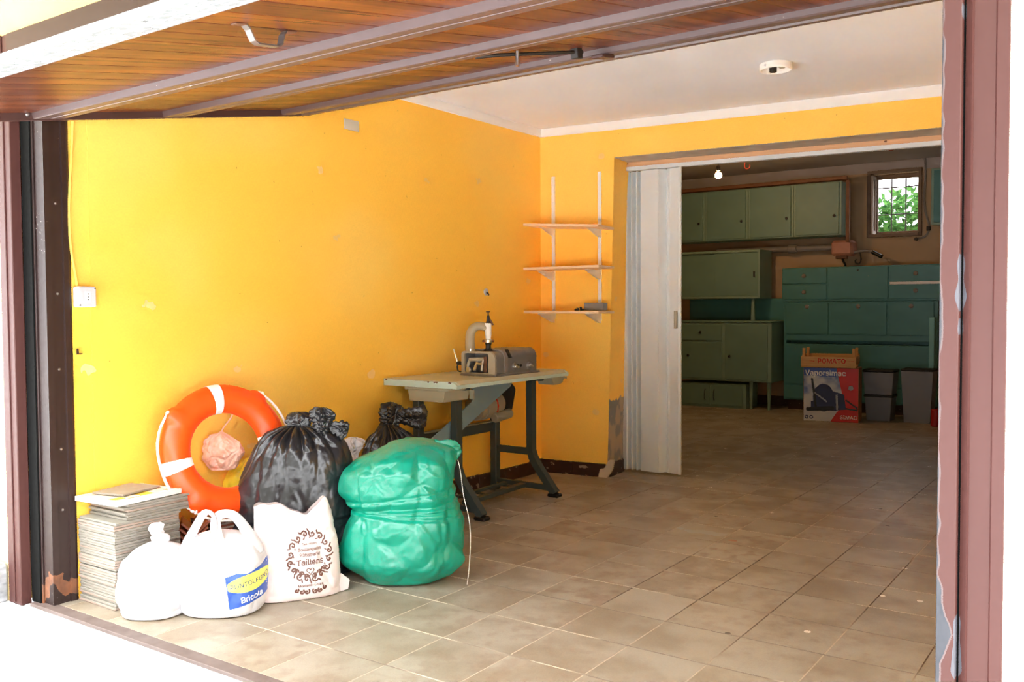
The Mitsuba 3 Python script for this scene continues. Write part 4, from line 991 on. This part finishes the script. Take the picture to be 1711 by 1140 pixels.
put('print_ellipse', decal(tilt2(flat_poly(ell), tl), ub, uo, ux, uy, .0022), 'print_yellow', u_, smooth=True)
put('print_lettering', decal(tilt2(center2(text_poly('PUNTOLEGNO', .033), .028, .010, w=.178), tl), ub, uo, ux, uy, .0032, .006), 'print_navy', u_, smooth=True)
put('print_lettering', decal(tilt2(center2(text_poly('Bricola', .030, True), .022, -.050, w=.10), tl), ub, uo, ux, uy, .0024, .006), 'print_white', u_, smooth=True)

t_ = thing('carrier_bag', 'upright white paper-like carrier bag with a brown bakery print', 'bag')
tc = np.array([-2.985, 2.735, 0]) - .075 * VR
tyaw = math.radians(25)
def trim_(th):
    x = np.cos(th)
    return .030 * np.exp(-((x + .80) / .30) ** 2) + .024 * np.exp(-((x + .30) / .25) ** 2) - .035 * np.exp(-((x - .12) / .16) ** 2) + .036 * np.exp(-((x - .66) / .20) ** 2) - .030 * np.exp(-((x - .98) / .1) ** 2)
tbm = bag(tc, [(.001, .165, .09, 0, 0), (.006, .185, .105, 0, 0), (.04, .190, .115, 0, 0), (.12, .188, .118, 0, 0), (.20, .184, .110, -.002, 0), (.28, .180, .085, -.004, 0), (.34, .174, .055, -.006, .0), (.385, .170, .035, -.008, 0)], yaw=tyaw, nt=260, nz=150, expo=3.2, seed=71, crease=.012, freq=6, fine=.003, lump=.008, stretch=(1, 1, .8), rim=trim_, closed=False)
put('pouch', tbm, 'bag_pinkish', t_, smooth=True)
tx = VR * math.cos(tyaw) + VF * math.sin(tyaw); tf = np.cross(UP, tx)
put('side_fold', moved(prism(Polygon([(0, 0), (.045, .008), (.052, .045), (.018, .075), (0, .07)]).buffer(.006).buffer(-.003), (0, 0, 0), (1, 0, 0), (0, 0, 1), .004), frame_mat(tc + tx * .165 - tf * .05 + UP * .003, tx, tf, UP)), 'bag_pinkish', t_, smooth=False)
to_ = tc - tf * .10 + tx * .035 + UP * .0
def curl(cx, cy, a, s, flip=1, turns=1.35):
    t = np.linspace(.15, 1, 40)
    ang = a + flip * turns * 2 * math.pi * (1 - t)
    r = s * t ** 1.2
    p = np.c_[cx + r * np.cos(ang), cy + r * np.sin(ang)]
    return LineString(p).buffer(.0032)
ww, wh = .086, .094
wcx, wcy = 0.0, .186
orn = []
for i in range(16):
    a = 2 * math.pi * (i + .5) / 16
    x, y = wcx + ww * math.cos(a), wcy + wh * math.sin(a)
    orn.append(curl(x, y, a + 1.2, .015, 1 if i % 2 else -1))
    x2, y2 = wcx + (ww + .013) * math.cos(a + .2), wcy + (wh + .013) * math.sin(a + .2)
    orn.append(affinity.rotate(affinity.scale(Point(x2, y2).buffer(1, 8), .0075, .0034), math.degrees(a) + 40))
    x3, y3 = wcx + (ww - .014) * math.cos(a + .1), wcy + (wh - .014) * math.sin(a + .1)
    orn.append(affinity.rotate(affinity.scale(Point(x3, y3).buffer(1, 8), .006, .0028), math.degrees(a) - 50))
for sgn in (-1, 1):
    for k in range(3):
        orn.append(curl(wcx + sgn * (.018 + .022 * k), .040 - .003 * k + .004 * k * k, math.pi / 2 + sgn * .8, .0125 - .001 * k, sgn))
        orn.append(curl(wcx + sgn * (.020 + .020 * k), .106 + .012 * k, math.pi / 2 + sgn * 1.8, .0105, -sgn))
th_ = np.linspace(0, 2 * math.pi, 60)
heart = Polygon(np.c_[.0011 * 16 * np.sin(th_) ** 3, .0011 * (13 * np.cos(th_) - 5 * np.cos(2 * th_) - 2 * np.cos(3 * th_) - np.cos(4 * th_))])
heart = affinity.translate(heart.difference(heart.buffer(-.0035)), wcx, .126)
orn.append(heart)
tri = unary_union(orn)
put('print_wreath', decal(flat_poly(tri.simplify(.0004)), tbm, to_, tx, UP, .0012, .010), 'print_brown', t_, smooth=True)
words = [center2(text_poly('Tea-Room', .012, True), 0, .240, w=.062), center2(text_poly('Boulangerie', .016, True), 0, .217, w=.100), center2(text_poly('Pâtisserie', .016, True), 0, .197, w=.090), center2(text_poly('Taillens', .024, True), 0, .166, w=.118), center2(text_poly('Montana-Crans', .012, True), 0, .068, w=.11)]
put('print_lettering', decal(join2(words), tbm, to_, tx, UP, .0013, .006), 'print_brown', t_, smooth=True)

# ---------------------------------------------------------------- back room
RY = 11.3
BCZ = 2.93
put('floor_back_edge', box(-6.2, 1.2, 11.25, 11.31, -0.02, 0.0), 'grout', kind='structure') if False else None
put('wall_back_room_left', box(-6.4, -6.2, 6.2, 11.6, -.02, BCZ), 'tan_plaster', kind='structure')
put('wall_back_room_right', box(.9, 1.1, 6.2, 11.6, -.02, BCZ), 'tan_plaster', kind='structure')
wx0, wx1, wz0, wz1 = -2.735, -2.20, 2.085, 2.80
rw = mbox(-6.4, 1.1, RY, RY + .30, -.02, BCZ) - mbox(wx0, wx1, RY - .1, RY + .5, wz0, wz1)
put('wall_rear', rw, 'tan_plaster', smooth=False, kind='structure', label='tan plastered rear wall of the back room')
put('wall_front_inner_left', box(-6.4, XL - .02, 6.0, 6.2, -.02, BCZ), 'tan_plaster', kind='structure')
put('wall_front_inner_right', box(-.70, 1.1, 6.42, 6.55, -.02, BCZ), 'tan_plaster', kind='structure')
put('wall_front_inner_top', prism([(-.2, HZ + .30), (3.3, HZ + .30), (3.3, BCZ + .05), (-.2, BCZ + .05)], wp(0, WT), WD, UP, .12, ez=WN), 'tan_plaster', smooth=False, kind='structure')
put('ceiling_back', box(-6.4, 1.1, 5.9, 11.6, BCZ, BCZ + .12), 'bare_plaster', kind='structure')
put('trim_007', cat_([box(-6.2, wx0 - .04, RY - .006, RY, BCZ - .12, BCZ), box(wx1 + .04, .9, RY - .006, RY, BCZ - .12, BCZ), box(wx0 - .04, wx1 + .04, RY - .006, RY, 2.835, BCZ)]), 'frieze_grey', kind='structure', label='grey painted band along the top of the rear wall')
put('baseboard_rear', box(-6.2, .9, RY - .012, RY, 0, .12), 'skirting_brown', kind='structure')
# window
wn = put('window_1', cat_([box(wx0 - .035, wx0 + .004, RY - .03, RY + .05, wz0 - .035, wz1 + .03, .003), box(wx1 - .004, wx1 + .03, RY - .03, RY + .05, wz0 - .035, wz1 + .03, .003), box(wx0, wx1, RY - .03, RY + .05, wz1 - .004, wz1 + .03, .003), box(wx0, wx1, RY - .05, RY + .05, wz0 - .035, wz0 + .004, .003)]), 'window_wood', smooth=False, kind='structure', label='small barred window with wooden frame in the rear wall')
put('sash', cat_([box(wx0 + .005, wx0 + .045, RY + .15, RY + .19, wz0, wz1, .003), box(wx1 - .045, wx1 - .005, RY + .15, RY + .19, wz0, wz1, .003), box(wx0, wx1, RY + .15, RY + .19, wz1 - .055, wz1 - .005, .003), box(wx0, wx1, RY + .15, RY + .19, wz0 + .005, wz0 + .04, .003)]), 'window_wood', wn, smooth=False)
put('pane', box(wx0 + .045, wx1 - .045, RY + .168, RY + .169, wz0 + .04, wz1 - .055), 'glass_pane', wn, smooth=False)
cs = put('casement', cat_([box(wx0 + .006, wx0 + .03, RY - .02, RY + .02, wz0 + .01, wz1 - .02, .002), box(wx0 + .006, wx0 + .03, RY + .12, RY + .15, wz0 + .01, wz1 - .02, .002), box(wx0 + .006, wx0 + .03, RY, RY + .14, wz0 + .01, wz0 + .05, .002), box(wx0 + .006, wx0 + .03, RY, RY + .14, wz1 - .06, wz1 - .02, .002)]), 'frieze_grey', wn, smooth=False)
for x in (-2.56, -2.40, -2.255):
    put('bar', cyl((x, RY + .27, wz0), (x, RY + .27, wz1), .007, 10), 'iron_dark', wn)
for zq in (2.335, 2.655):
    put('bar', cyl((wx0, RY + .27, zq), (wx1, RY + .27, zq), .006, 10), 'iron_dark', wn)
# hedge outdoors
g = np.random.default_rng(12)
N = 9500
c = np.c_[g.uniform(-6.0, 1.5, N), g.uniform(13.2, 14.0, N), g.uniform(1.2, 2.86, N)]
c[:, 2] -= .12 * g.random(N) ** 2
a = g.normal(size=(N, 3)); a /= np.linalg.norm(a, axis=1, keepdims=True); b = np.cross(a, g.normal(size=(N, 3))); b /= np.linalg.norm(b, axis=1, keepdims=True)
s = g.uniform(.05, .09, (N, 1))
V = np.stack([c - a * s, c + b * s * .5, c + a * s, c - b * s * .5], 1).reshape(-1, 3); i = np.arange(N)[:, None] * 4
hg = thing('hedge', 'leafy green hedge seen outside the small barred window', 'hedge')
put('foliage', (V, np.vstack([i + [0, 1, 2], i + [0, 2, 3]])), 'leaf', hg, smooth=False, kind='stuff')
put('stems', cat_([tube([(x, 13.6, -.3), (x + .05, 13.6, 1.2), (x, 13.6, 2.3)], [.03, .025, .01], 6) for x in np.arange(-5.8, 1.4, .6)] + [box(-6.0, 1.5, 13.5, 13.75, -.3, 2.35)]), 'leaf', hg, smooth=False)
put('ground_rear', box(-12, 12, 11.62, 30, -.4, -.3), 'concrete', kind='structure')

# wall cabinets, one unit each
for k in range(5):
    x1 = -2.972 - .562 * k; x0 = x1 - .548
    u = thing('wall_cabinet', ['grey-green wall cabinet at the right end of its row, nearest the window', 'grey-green wall cabinet second from the right end of its row', 'grey-green wall cabinet third from the right end of its row', 'grey-green wall cabinet half hidden behind the folding door', 'grey-green wall cabinet hidden behind the folding door'][k], 'cabinet', 'wall cabinets in the back room')
    put('body', box(x0 - .006, x1 + .006, 10.92, RY - .02, 2.075, 2.70, .004), 'cabinet_green_edge', u)
    dk = put('door', box(x0 + .022, x1 - .022, 10.90, 10.92, 2.09, 2.69, .003), 'cabinet_green', u)
    put('knob', lathe([(0, .022), (.014, .020), (.017, .014), (.008, .006), (.010, 0)], (x1 - .07, 10.90, 2.30), (0, -1, 0), 16), 'iron_dark', dk)
put('wooden_strip', cat_([box(-6.0, -2.905, 10.90, 10.94, 2.712, 2.755, .004), box(-2.95, -2.905, 10.90, 10.94, 2.705, 2.755, .003)]), 'old_wood', label='brown wooden rail along the top of the wall cabinets', cat='rail')
put('wooden_post', box(-2.925, -2.885, 10.94, 10.98, 1.99, 2.71, .003), 'old_wood', label='brown wooden upright at the right end of the wall cabinets', cat='post')

# left cupboards
u = thing('sliding_cupboard', 'grey-green cupboard with two sliding doors, below the wall cabinets', 'cabinet')
put('body', cat_([box(-4.95, -3.86, 10.70, 11.12, 1.905, 1.935, .003), box(-4.95, -3.86, 10.70, 11.12, 1.345, 1.375, .003), box(-3.885, -3.86, 10.70, 11.12, 1.345, 1.935, .003), box(-4.95, -4.925, 10.70, 11.12, 1.345, 1.935), box(-4.95, -3.86, 11.10, 11.12, 1.345, 1.935)]), 'cabinet_green_edge', u, smooth=False)
for i, (x0, x1, y) in enumerate(((-4.925, -4.43, 10.735), (-4.44, -3.886, 10.715))):
    d_ = put('sliding_door', box(x0, x1, y, y + .015, 1.376, 1.904, .002), 'cabinet_green', u)
    if i: put('finger_pull', box(x1 - .062, x1 - .038, y - .006, y + .001, 1.60, 1.67, .002), 'iron_dark', d_)
put('post', cyl((-3.965, 10.76, 1.074), (-3.965, 10.76, 1.345), .026, 16, r1=.018), 'cabinet_green_edge', u)
put('back_panel', box(-4.95, -3.665, 11.12, 11.15, 1.076, 1.344), 'cabinet_teal', u)
u = thing('sideboard', 'grey-green sideboard with a drawer and two doors beside the turquoise cabinet', 'cabinet')
put('body', box(-4.90, -3.685, 10.62, 11.12, .335, 1.055, .004), 'cabinet_green_edge', u)
put('worktop', box(-4.92, -3.66, 10.60, 11.13, 1.056, 1.072, .003), 'cabinet_green', u)
dr_ = put('drawer', box(-4.86, -4.30, 10.605, 10.62, .83, 1.03, .003), 'cabinet_green', u)
put('knob', lathe([(0, .024), (.014, .022), (.018, .014), (.008, .006), (.01, 0)], (-4.58, 10.605, .93), (0, -1, 0), 16), 'iron_dark', dr_)
for x0, x1, z1, kx in ((-4.86, -4.30, .815, -4.76), (-4.26, -3.73, 1.03, -4.22)):
    dr_ = put('door', box(x0, x1, 10.605, 10.62, .36, z1, .003), 'cabinet_green', u)
    put('knob', lathe([(0, .024), (.014, .022), (.018, .014), (.008, .006), (.01, 0)], (kx + .02, 10.605, .64), (0, -1, 0), 16), 'iron_dark', dr_)
for x in (-3.96, -3.74):
    put('leg', cyl((x, 10.70, .335), (x, 10.70, .0), .026, 14, r1=.016), 'cabinet_green_edge', u)
u = thing('low_cupboard', 'low grey-green box cupboard with two doors under the sideboard', 'cabinet')
put('body', box(-4.90, -4.01, 10.66, 11.05, .0, .30, .004), 'cabinet_green_edge', u)
for x0, x1, kx in ((-4.86, -4.48, -4.53), (-4.46, -4.05, -4.41)):
    dr_ = put('door', box(x0, x1, 10.645, 10.66, .03, .285, .003), 'cabinet_green', u)
    put('loop_handle', tube(spline([(kx, 10.645, .22), (kx, 10.62, .20), (kx, 10.615, .155), (kx, 10.62, .11), (kx, 10.645, .09)], 14), .005, 8), 'iron_dark', dr_)

# turquoise cabinet
u = thing('turquoise_cabinet', 'long turquoise cabinet with drawers and doors against the rear wall', 'cabinet')
tx0_, tx1_ = -3.655, -1.88
put('body', cat_([box(tx0_, tx1_, 10.90, 11.28, 1.30, 1.705, .004), box(tx0_ + .02, tx1_ - .04, 10.915, 11.28, .838, 1.30, .003), box(tx0_ + .02, tx0_ + .05, 10.915, 11.28, .79, .84), box(tx1_ - .075, tx1_ - .04, 10.915, 11.28, .79, .84), box(tx0_ + .02, tx1_ - .04, 11.10, 11.28, .79, .84), box(tx0_ + .02, tx1_ - .04, 10.915, 11.28, .12, .797, .003)]), 'cabinet_teal', u, smooth=False)
def front(x0, x1, z0, z1, name, y=10.885):
    return put(name, box(x0 + .006, x1 - .006, y, y + .02, z0 + .006, z1 - .006, .003), 'cabinet_teal', u)
def cup(x, z, par, y=10.885):
    put('cup_pull', lathe([(0, .012), (.018, .010), (.024, .004), (.026, 0)], (x, y, z), (0, -1, 0), 16), 'pipe_grey', par)
for z0, z1 in ((1.51, 1.70), (1.32, 1.505)):
    d_ = front(tx0_, -3.115, z0, z1, 'drawer'); cup(-3.39, (z0 + z1) / 2, d_)
    d_ = front(-2.43, tx1_, z0, z1, 'drawer'); cup(-2.15, (z0 + z1) / 2, d_)
d_ = front(-3.11, -2.435, 1.32, 1.70, 'door'); put('keyhole', cyl((-2.77, 10.886, 1.66), (-2.77, 10.882, 1.66), .012, 10), 'iron_dark', d_)
put('white_strip', box(-2.42, -1.895, 10.872, 10.886, 1.485, 1.515, .002), 'white_lacquer', u, label='white strip')
for x0, x1 in ((-3.61, -3.10), (-3.085, -2.45), (-2.435, -1.955)):
    d_ = front(x0, x1, .905, 1.29, 'door', 10.90); cup((x0 + x1) / 2, 1.24, d_, 10.90)
front(-3.61, -1.955, .31, .795, 'panel', 10.90); front(-3.61, -1.955, .13, .305, 'panel', 10.90)
put('plinth', box(tx0_ + .05, tx1_ - .05, 10.98, 11.25, 0, .12), 'skirting_brown', u)
put('painted_post', box(-1.965, -1.910, 10.66, 10.72, .02, 1.12, .004), 'post_teal', label='bright turquoise upright at the right end of the turquoise cabinet', cat='post')
put('red_jar', cyl((-1.80, 10.15, 0), (-1.80, 10.15, .18), .045, 18, ch=.01), 'red_paint', label='dark red jar on the floor by the turquoise upright', cat='jar')
u = thing('hanging_cabinet', 'pale green wall cabinet right of the window', 'cabinet')
put('body', box(-2.04, -1.60, 11.10, RY, 2.15, 2.78, .004), 'cabinet_green_edge', u); put('door', box(-2.01, -1.63, 11.085, 11.10, 2.175, 2.755, .003), 'cabinet_teal', u)

# pipe and pump head
u = thing('wall_pipe', 'thick grey pipe with a joint along the rear wall below the wall cabinets', 'pipe')
put('pipe', cyl((-4.6, 11.18, 1.95), (-3.10, 11.18, 1.95), .036, 18), 'pipe_grey', u)
put('pipe_joint', lathe([(.036, 0), (.052, .01), (.054, .06), (.052, .11), (.036, .12)], (-3.68, 11.18, 1.95), (1, 0, 0), 20), 'pipe_grey', u)
u = thing('pump_head', 'dusty pink motor head with a crank lever at the end of the grey pipe', 'machine')
put('casing', box(-3.115, -2.865, 11.02, 11.24, 1.835, 2.02, .03), 'motor_pink', u)
put('lever', tube(spline([(-2.87, 11.1, 1.87), (-2.78, 11.09, 1.885), (-2.69, 11.08, 1.878), (-2.60, 11.07, 1.855)], 12), .015, 10), 'pipe_grey', u)
put('grip', cyl((-2.66, 11.075, 1.872), (-2.545, 11.06, 1.81), .024, 14, ch=.006), 'black_paint', u)
put('hose', tube(spline([(-3.0, 11.06, 1.84), (-2.985, 11.05, 1.79), (-2.96, 11.05, 1.74), (-2.955, 11.06, 1.71)], 12), .012, 8), 'black_paint', u)
put('hook', tube(spline([(-2.80, 11.08, 1.87), (-2.78, 11.06, 1.80), (-2.80, 11.05, 1.74), (-2.835, 11.05, 1.75), (-2.83, 11.05, 1.79)], 16), .008, 8), 'iron_dark', u)
put('bracket', box(-3.06, -2.93, 11.02, 11.06, 1.80, 1.84, .004), 'rust_brown', u)
put('conduit', tube(spline([(-2.145, RY - .014, BCZ - .0), (-2.14, RY - .014, 2.6), (-2.115, RY - .014, 2.25), (-2.09, RY - .014, 2.14), (-2.13, RY - .016, 2.04), (-2.20, RY - .02, 2.02)], 30), .012, 8), 'pipe_grey', label='grey conduit running down beside the barred window', cat='conduit')
put('pipe_tap', box(-2.115, -2.075, RY - .04, RY - .003, 2.10, 2.15, .005), 'iron_dark', label='small dark tap on the conduit beside the window', cat='tap')
put('pipe_union', cyl((-2.225, RY - .045, 2.01), (-2.225, RY - .003, 2.01), .02, 12), 'iron_dark', label='round dark union at the lower end of the conduit under the window', cat='pipe fitting')
for i, (x, y) in enumerate(((-2.16, 9.6), (-3.75, 9.9))):
    z0 = BCZ
    put('ceiling_hook', tube(spline([(x, y, z0), (x, y, z0 - .10), (x + .012, y, z0 - .14), (x + .045, y, z0 - .14), (x + .055, y, z0 - .10)], 18), .007, 8), 'hook_red', label=('red iron hook hanging from the back room ceiling near the window' if i == 0 else 'red iron hook hanging from the back room ceiling near the lit bulb'), cat='hook', group='red ceiling hooks')
u = thing('hanging_bulb', 'lit bare bulb hanging from the back room ceiling', 'lamp')
bq = np.array([-3.74, 9.12, 2.625])
put('holder', lathe([(0, .115), (.008, .11), (.020, .09), (.022, .05), (.018, .045), (0, .045)], bq, (0, 0, 1), 16), 'iron_dark', u)
put('cord', cyl(bq + [0, 0, .11], [bq[0], bq[1], BCZ], .005, 8), 'iron_dark', u)
key = key_for('bulb', u)
scene[key] = dict(mikit.ply(trimesh.creation.icosphere(3, .036).apply_translation(bq), 'white_lacquer', smooth=True)); scene[key]['bsdf'] = {'type': 'ref', 'id': 'white_lacquer'}
scene[key]['emitter'] = {'type': 'area', 'radiance': {'type': 'rgb', 'value': [17.0, 10.0, 4.2]}}

# carton, crate and bins on the back room floor
bxl = np.array([-3.086, 9.918, 0]); bxr = bxl + .575 * np.array([math.cos(.14), math.sin(.14), 0])
be = (bxr - bxl) / np.linalg.norm(bxr - bxl); bw_ = np.linalg.norm(bxr - bxl) * .985; bf = np.cross(UP, be)
BM = frame_mat(bxl, be, bf, UP)
u = thing('cardboard_carton', 'red and blue printed appliance carton on the back room floor under the fruit crate', 'box')
cb = moved(box(0, bw_, 0, .30, .001, .585, .003), BM)
put('carton', cb, 'carton_brown', u, smooth=False)
def face(vf, off): return planar(vf, bxl, be, UP, off)
W_, H_ = bw_, .585
put('print_background', face(flat_poly(sbox(.004, .004, W_ - .004, H_ - .004)), .0008), 'print_sky', u, smooth=False)
put('print_red', face(flat_poly(Polygon([(W_ * .60, H_ - .004), (W_ - .004, H_ - .004), (W_ - .004, .004), (W_ * .50, .004), (W_ * .60, .10), (W_ * .76, .20), (W_ * .70, .32)])), .0014), 'print_red', u, smooth=False)
put('print_band', face(flat_poly(Polygon([(.004, H_ - .004), (W_ * .58, H_ - .004), (W_ * .60, H_ - .10), (.004, H_ - .085)])), .0014), 'print_blue', u, smooth=False)
vac = unary_union([affinity.scale(Point(.21, .26).buffer(1, 20), .11, .15), sbox(.08, .12, .35, .22), Polygon([(.28, .34), (.42, .30), (.44, .14), (.30, .12)])]).simplify(.002)
put('print_cleaner', face(flat_poly(vac), .002), 'print_darkblue', u, smooth=False)
put('print_hose', face(flat_poly(unary_union([LineString([(.09, .46), (.115, .30), (.13, .16)]).buffer(.012), LineString([(.05, .13), (.30, .15)]).buffer(.022), LineString([(.44, .24), (.55, .16), (.55, .135), (.44, .15)]).buffer(.008)]).simplify(.002)), .0026), 'print_black', u, smooth=False)
put('print_highlight', face(flat_poly(unary_union([LineString([(.12, .31), (.24, .22)]).buffer(.008), LineString([(.345, .29), (.35, .14)]).buffer(.010)])), .0032), 'print_grey', u, smooth=False)
put('print_badge', face(flat_poly(Point(W_ * .86, .37).buffer(.026, 16)), .002), 'print_grey', u, smooth=False)
put('print_lettering', face(center2(text_poly('Vaporsimac', .06, True), W_ * .40, H_ - .065, w=W_ * .74), .002), 'print_white', u, smooth=False)
put('print_lettering', face(center2(text_poly('SIMAC', .04, True), W_ * .82, .055, w=W_ * .30), .002), 'print_white', u, smooth=False)
put('print_mark', face(flat_poly(unary_union([Point(.035, .045).buffer(.020, 12).difference(Point(.035, .045).buffer(.010, 12)), Point(.085, .045).buffer(.020, 12).difference(Point(.085, .045).buffer(.010, 12))])), .002), 'print_navy', u, smooth=False)
u = thing('fruit_crate', 'light wooden fruit crate standing on the printed carton', 'crate')
def cbx(x0, x1, y0, y1, z0, z1): return moved(box(x0, x1, y0, y1, z0, z1, .003), BM)
zc = .587
put('front_slat', cbx(-.025, W_ - .025, -.02, -.008, zc, zc + .115), 'crate_wood', u); put('back_slat', cbx(-.025, W_ - .025, .30, .312, zc + .03, zc + .135), 'crate_wood', u)
for x in (-.025, W_ - .037): put('end_slat', cbx(x, x + .012, -.008, .30, zc + .03, zc + .12), 'crate_wood', u)
for k in range(3): put('bottom_slat', cbx(-.013, W_ - .037, .0 + .10 * k, .085 + .10 * k, zc, zc + .008), 'crate_wood', u)
for x in (-.012, W_ - .068):
    for y in (-.006, .268): put('corner_post', cbx(x, x + .03, y, y + .03, zc + .008, zc + .205), 'crate_wood', u)
put('print_lettering', planar(center2(text_poly('POMATO', .045, True), W_ * .52, zc + .07, w=W_ * .50), bxl - bf * .021, be, UP, .0015), 'print_red', u, smooth=False)
for x in (.12, .82): put('print_rule', planar(flat_poly(sbox(W_ * x, zc + .066, W_ * (x + .10), zc + .070)), bxl - bf * .021, be, UP, .0015), 'print_red', u, smooth=False)
def tub(c, w0, w1, d0, d1, z0, z1):
    h = lambda w, d, z: [(sx * w, sy_ * d, z) for sx in (-1, 1) for sy_ in (-1, 1)]
    o = m3.Manifold.hull_points(np.array(h(w0, d0, z0) + h(w1, d1, z1)) * 1.0)
    i_ = m3.Manifold.hull_points(np.array(h(w0 - .006, d0 - .006, z0 + .006) + h(w1 - .006, d1 - .006, z1 + .01)))
    return moved(o - i_, frame_mat(c, [1, 0, 0], [0, 1, 0], UP))
bc1, bc2 = np.array([-2.405, 10.44, 0]), np.array([-2.015, 10.44, 0])
u = thing('waste_bin', 'grey plastic bin made of two stacked tubs beside the printed carton', 'bin')
put('tub', tub(bc1, .120, .138, .11, .12, .001, .26), 'bin_grey', u, smooth=False); put('tub', tub(bc1, .136, .158, .115, .125, .262, .525), 'bin_grey', u, smooth=False)
put('band', moved(box(-.148, .148, -.123, .123, .255, .285, .004), frame_mat(bc1, [1, 0, 0], [0, 1, 0], UP)), 'bin_black', u)
put('lid', moved(box(-.166, .166, -.132, .132, .525, .555, .010), frame_mat(bc1, [1, 0, 0], [0, 1, 0], UP)), 'bin_black', u)
u = thing('waste_bin', 'tall tapered grey plastic bin beside the turquoise upright', 'bin')
put('tub', tub(bc2, .128, .158, .11, .125, .001, .55), 'bin_grey', u, smooth=False)
put('lid', moved(box(-.164, .164, -.132, .132, .55, .575, .010), frame_mat(bc2, [1, 0, 0], [0, 1, 0], UP)), 'bin_black', u)
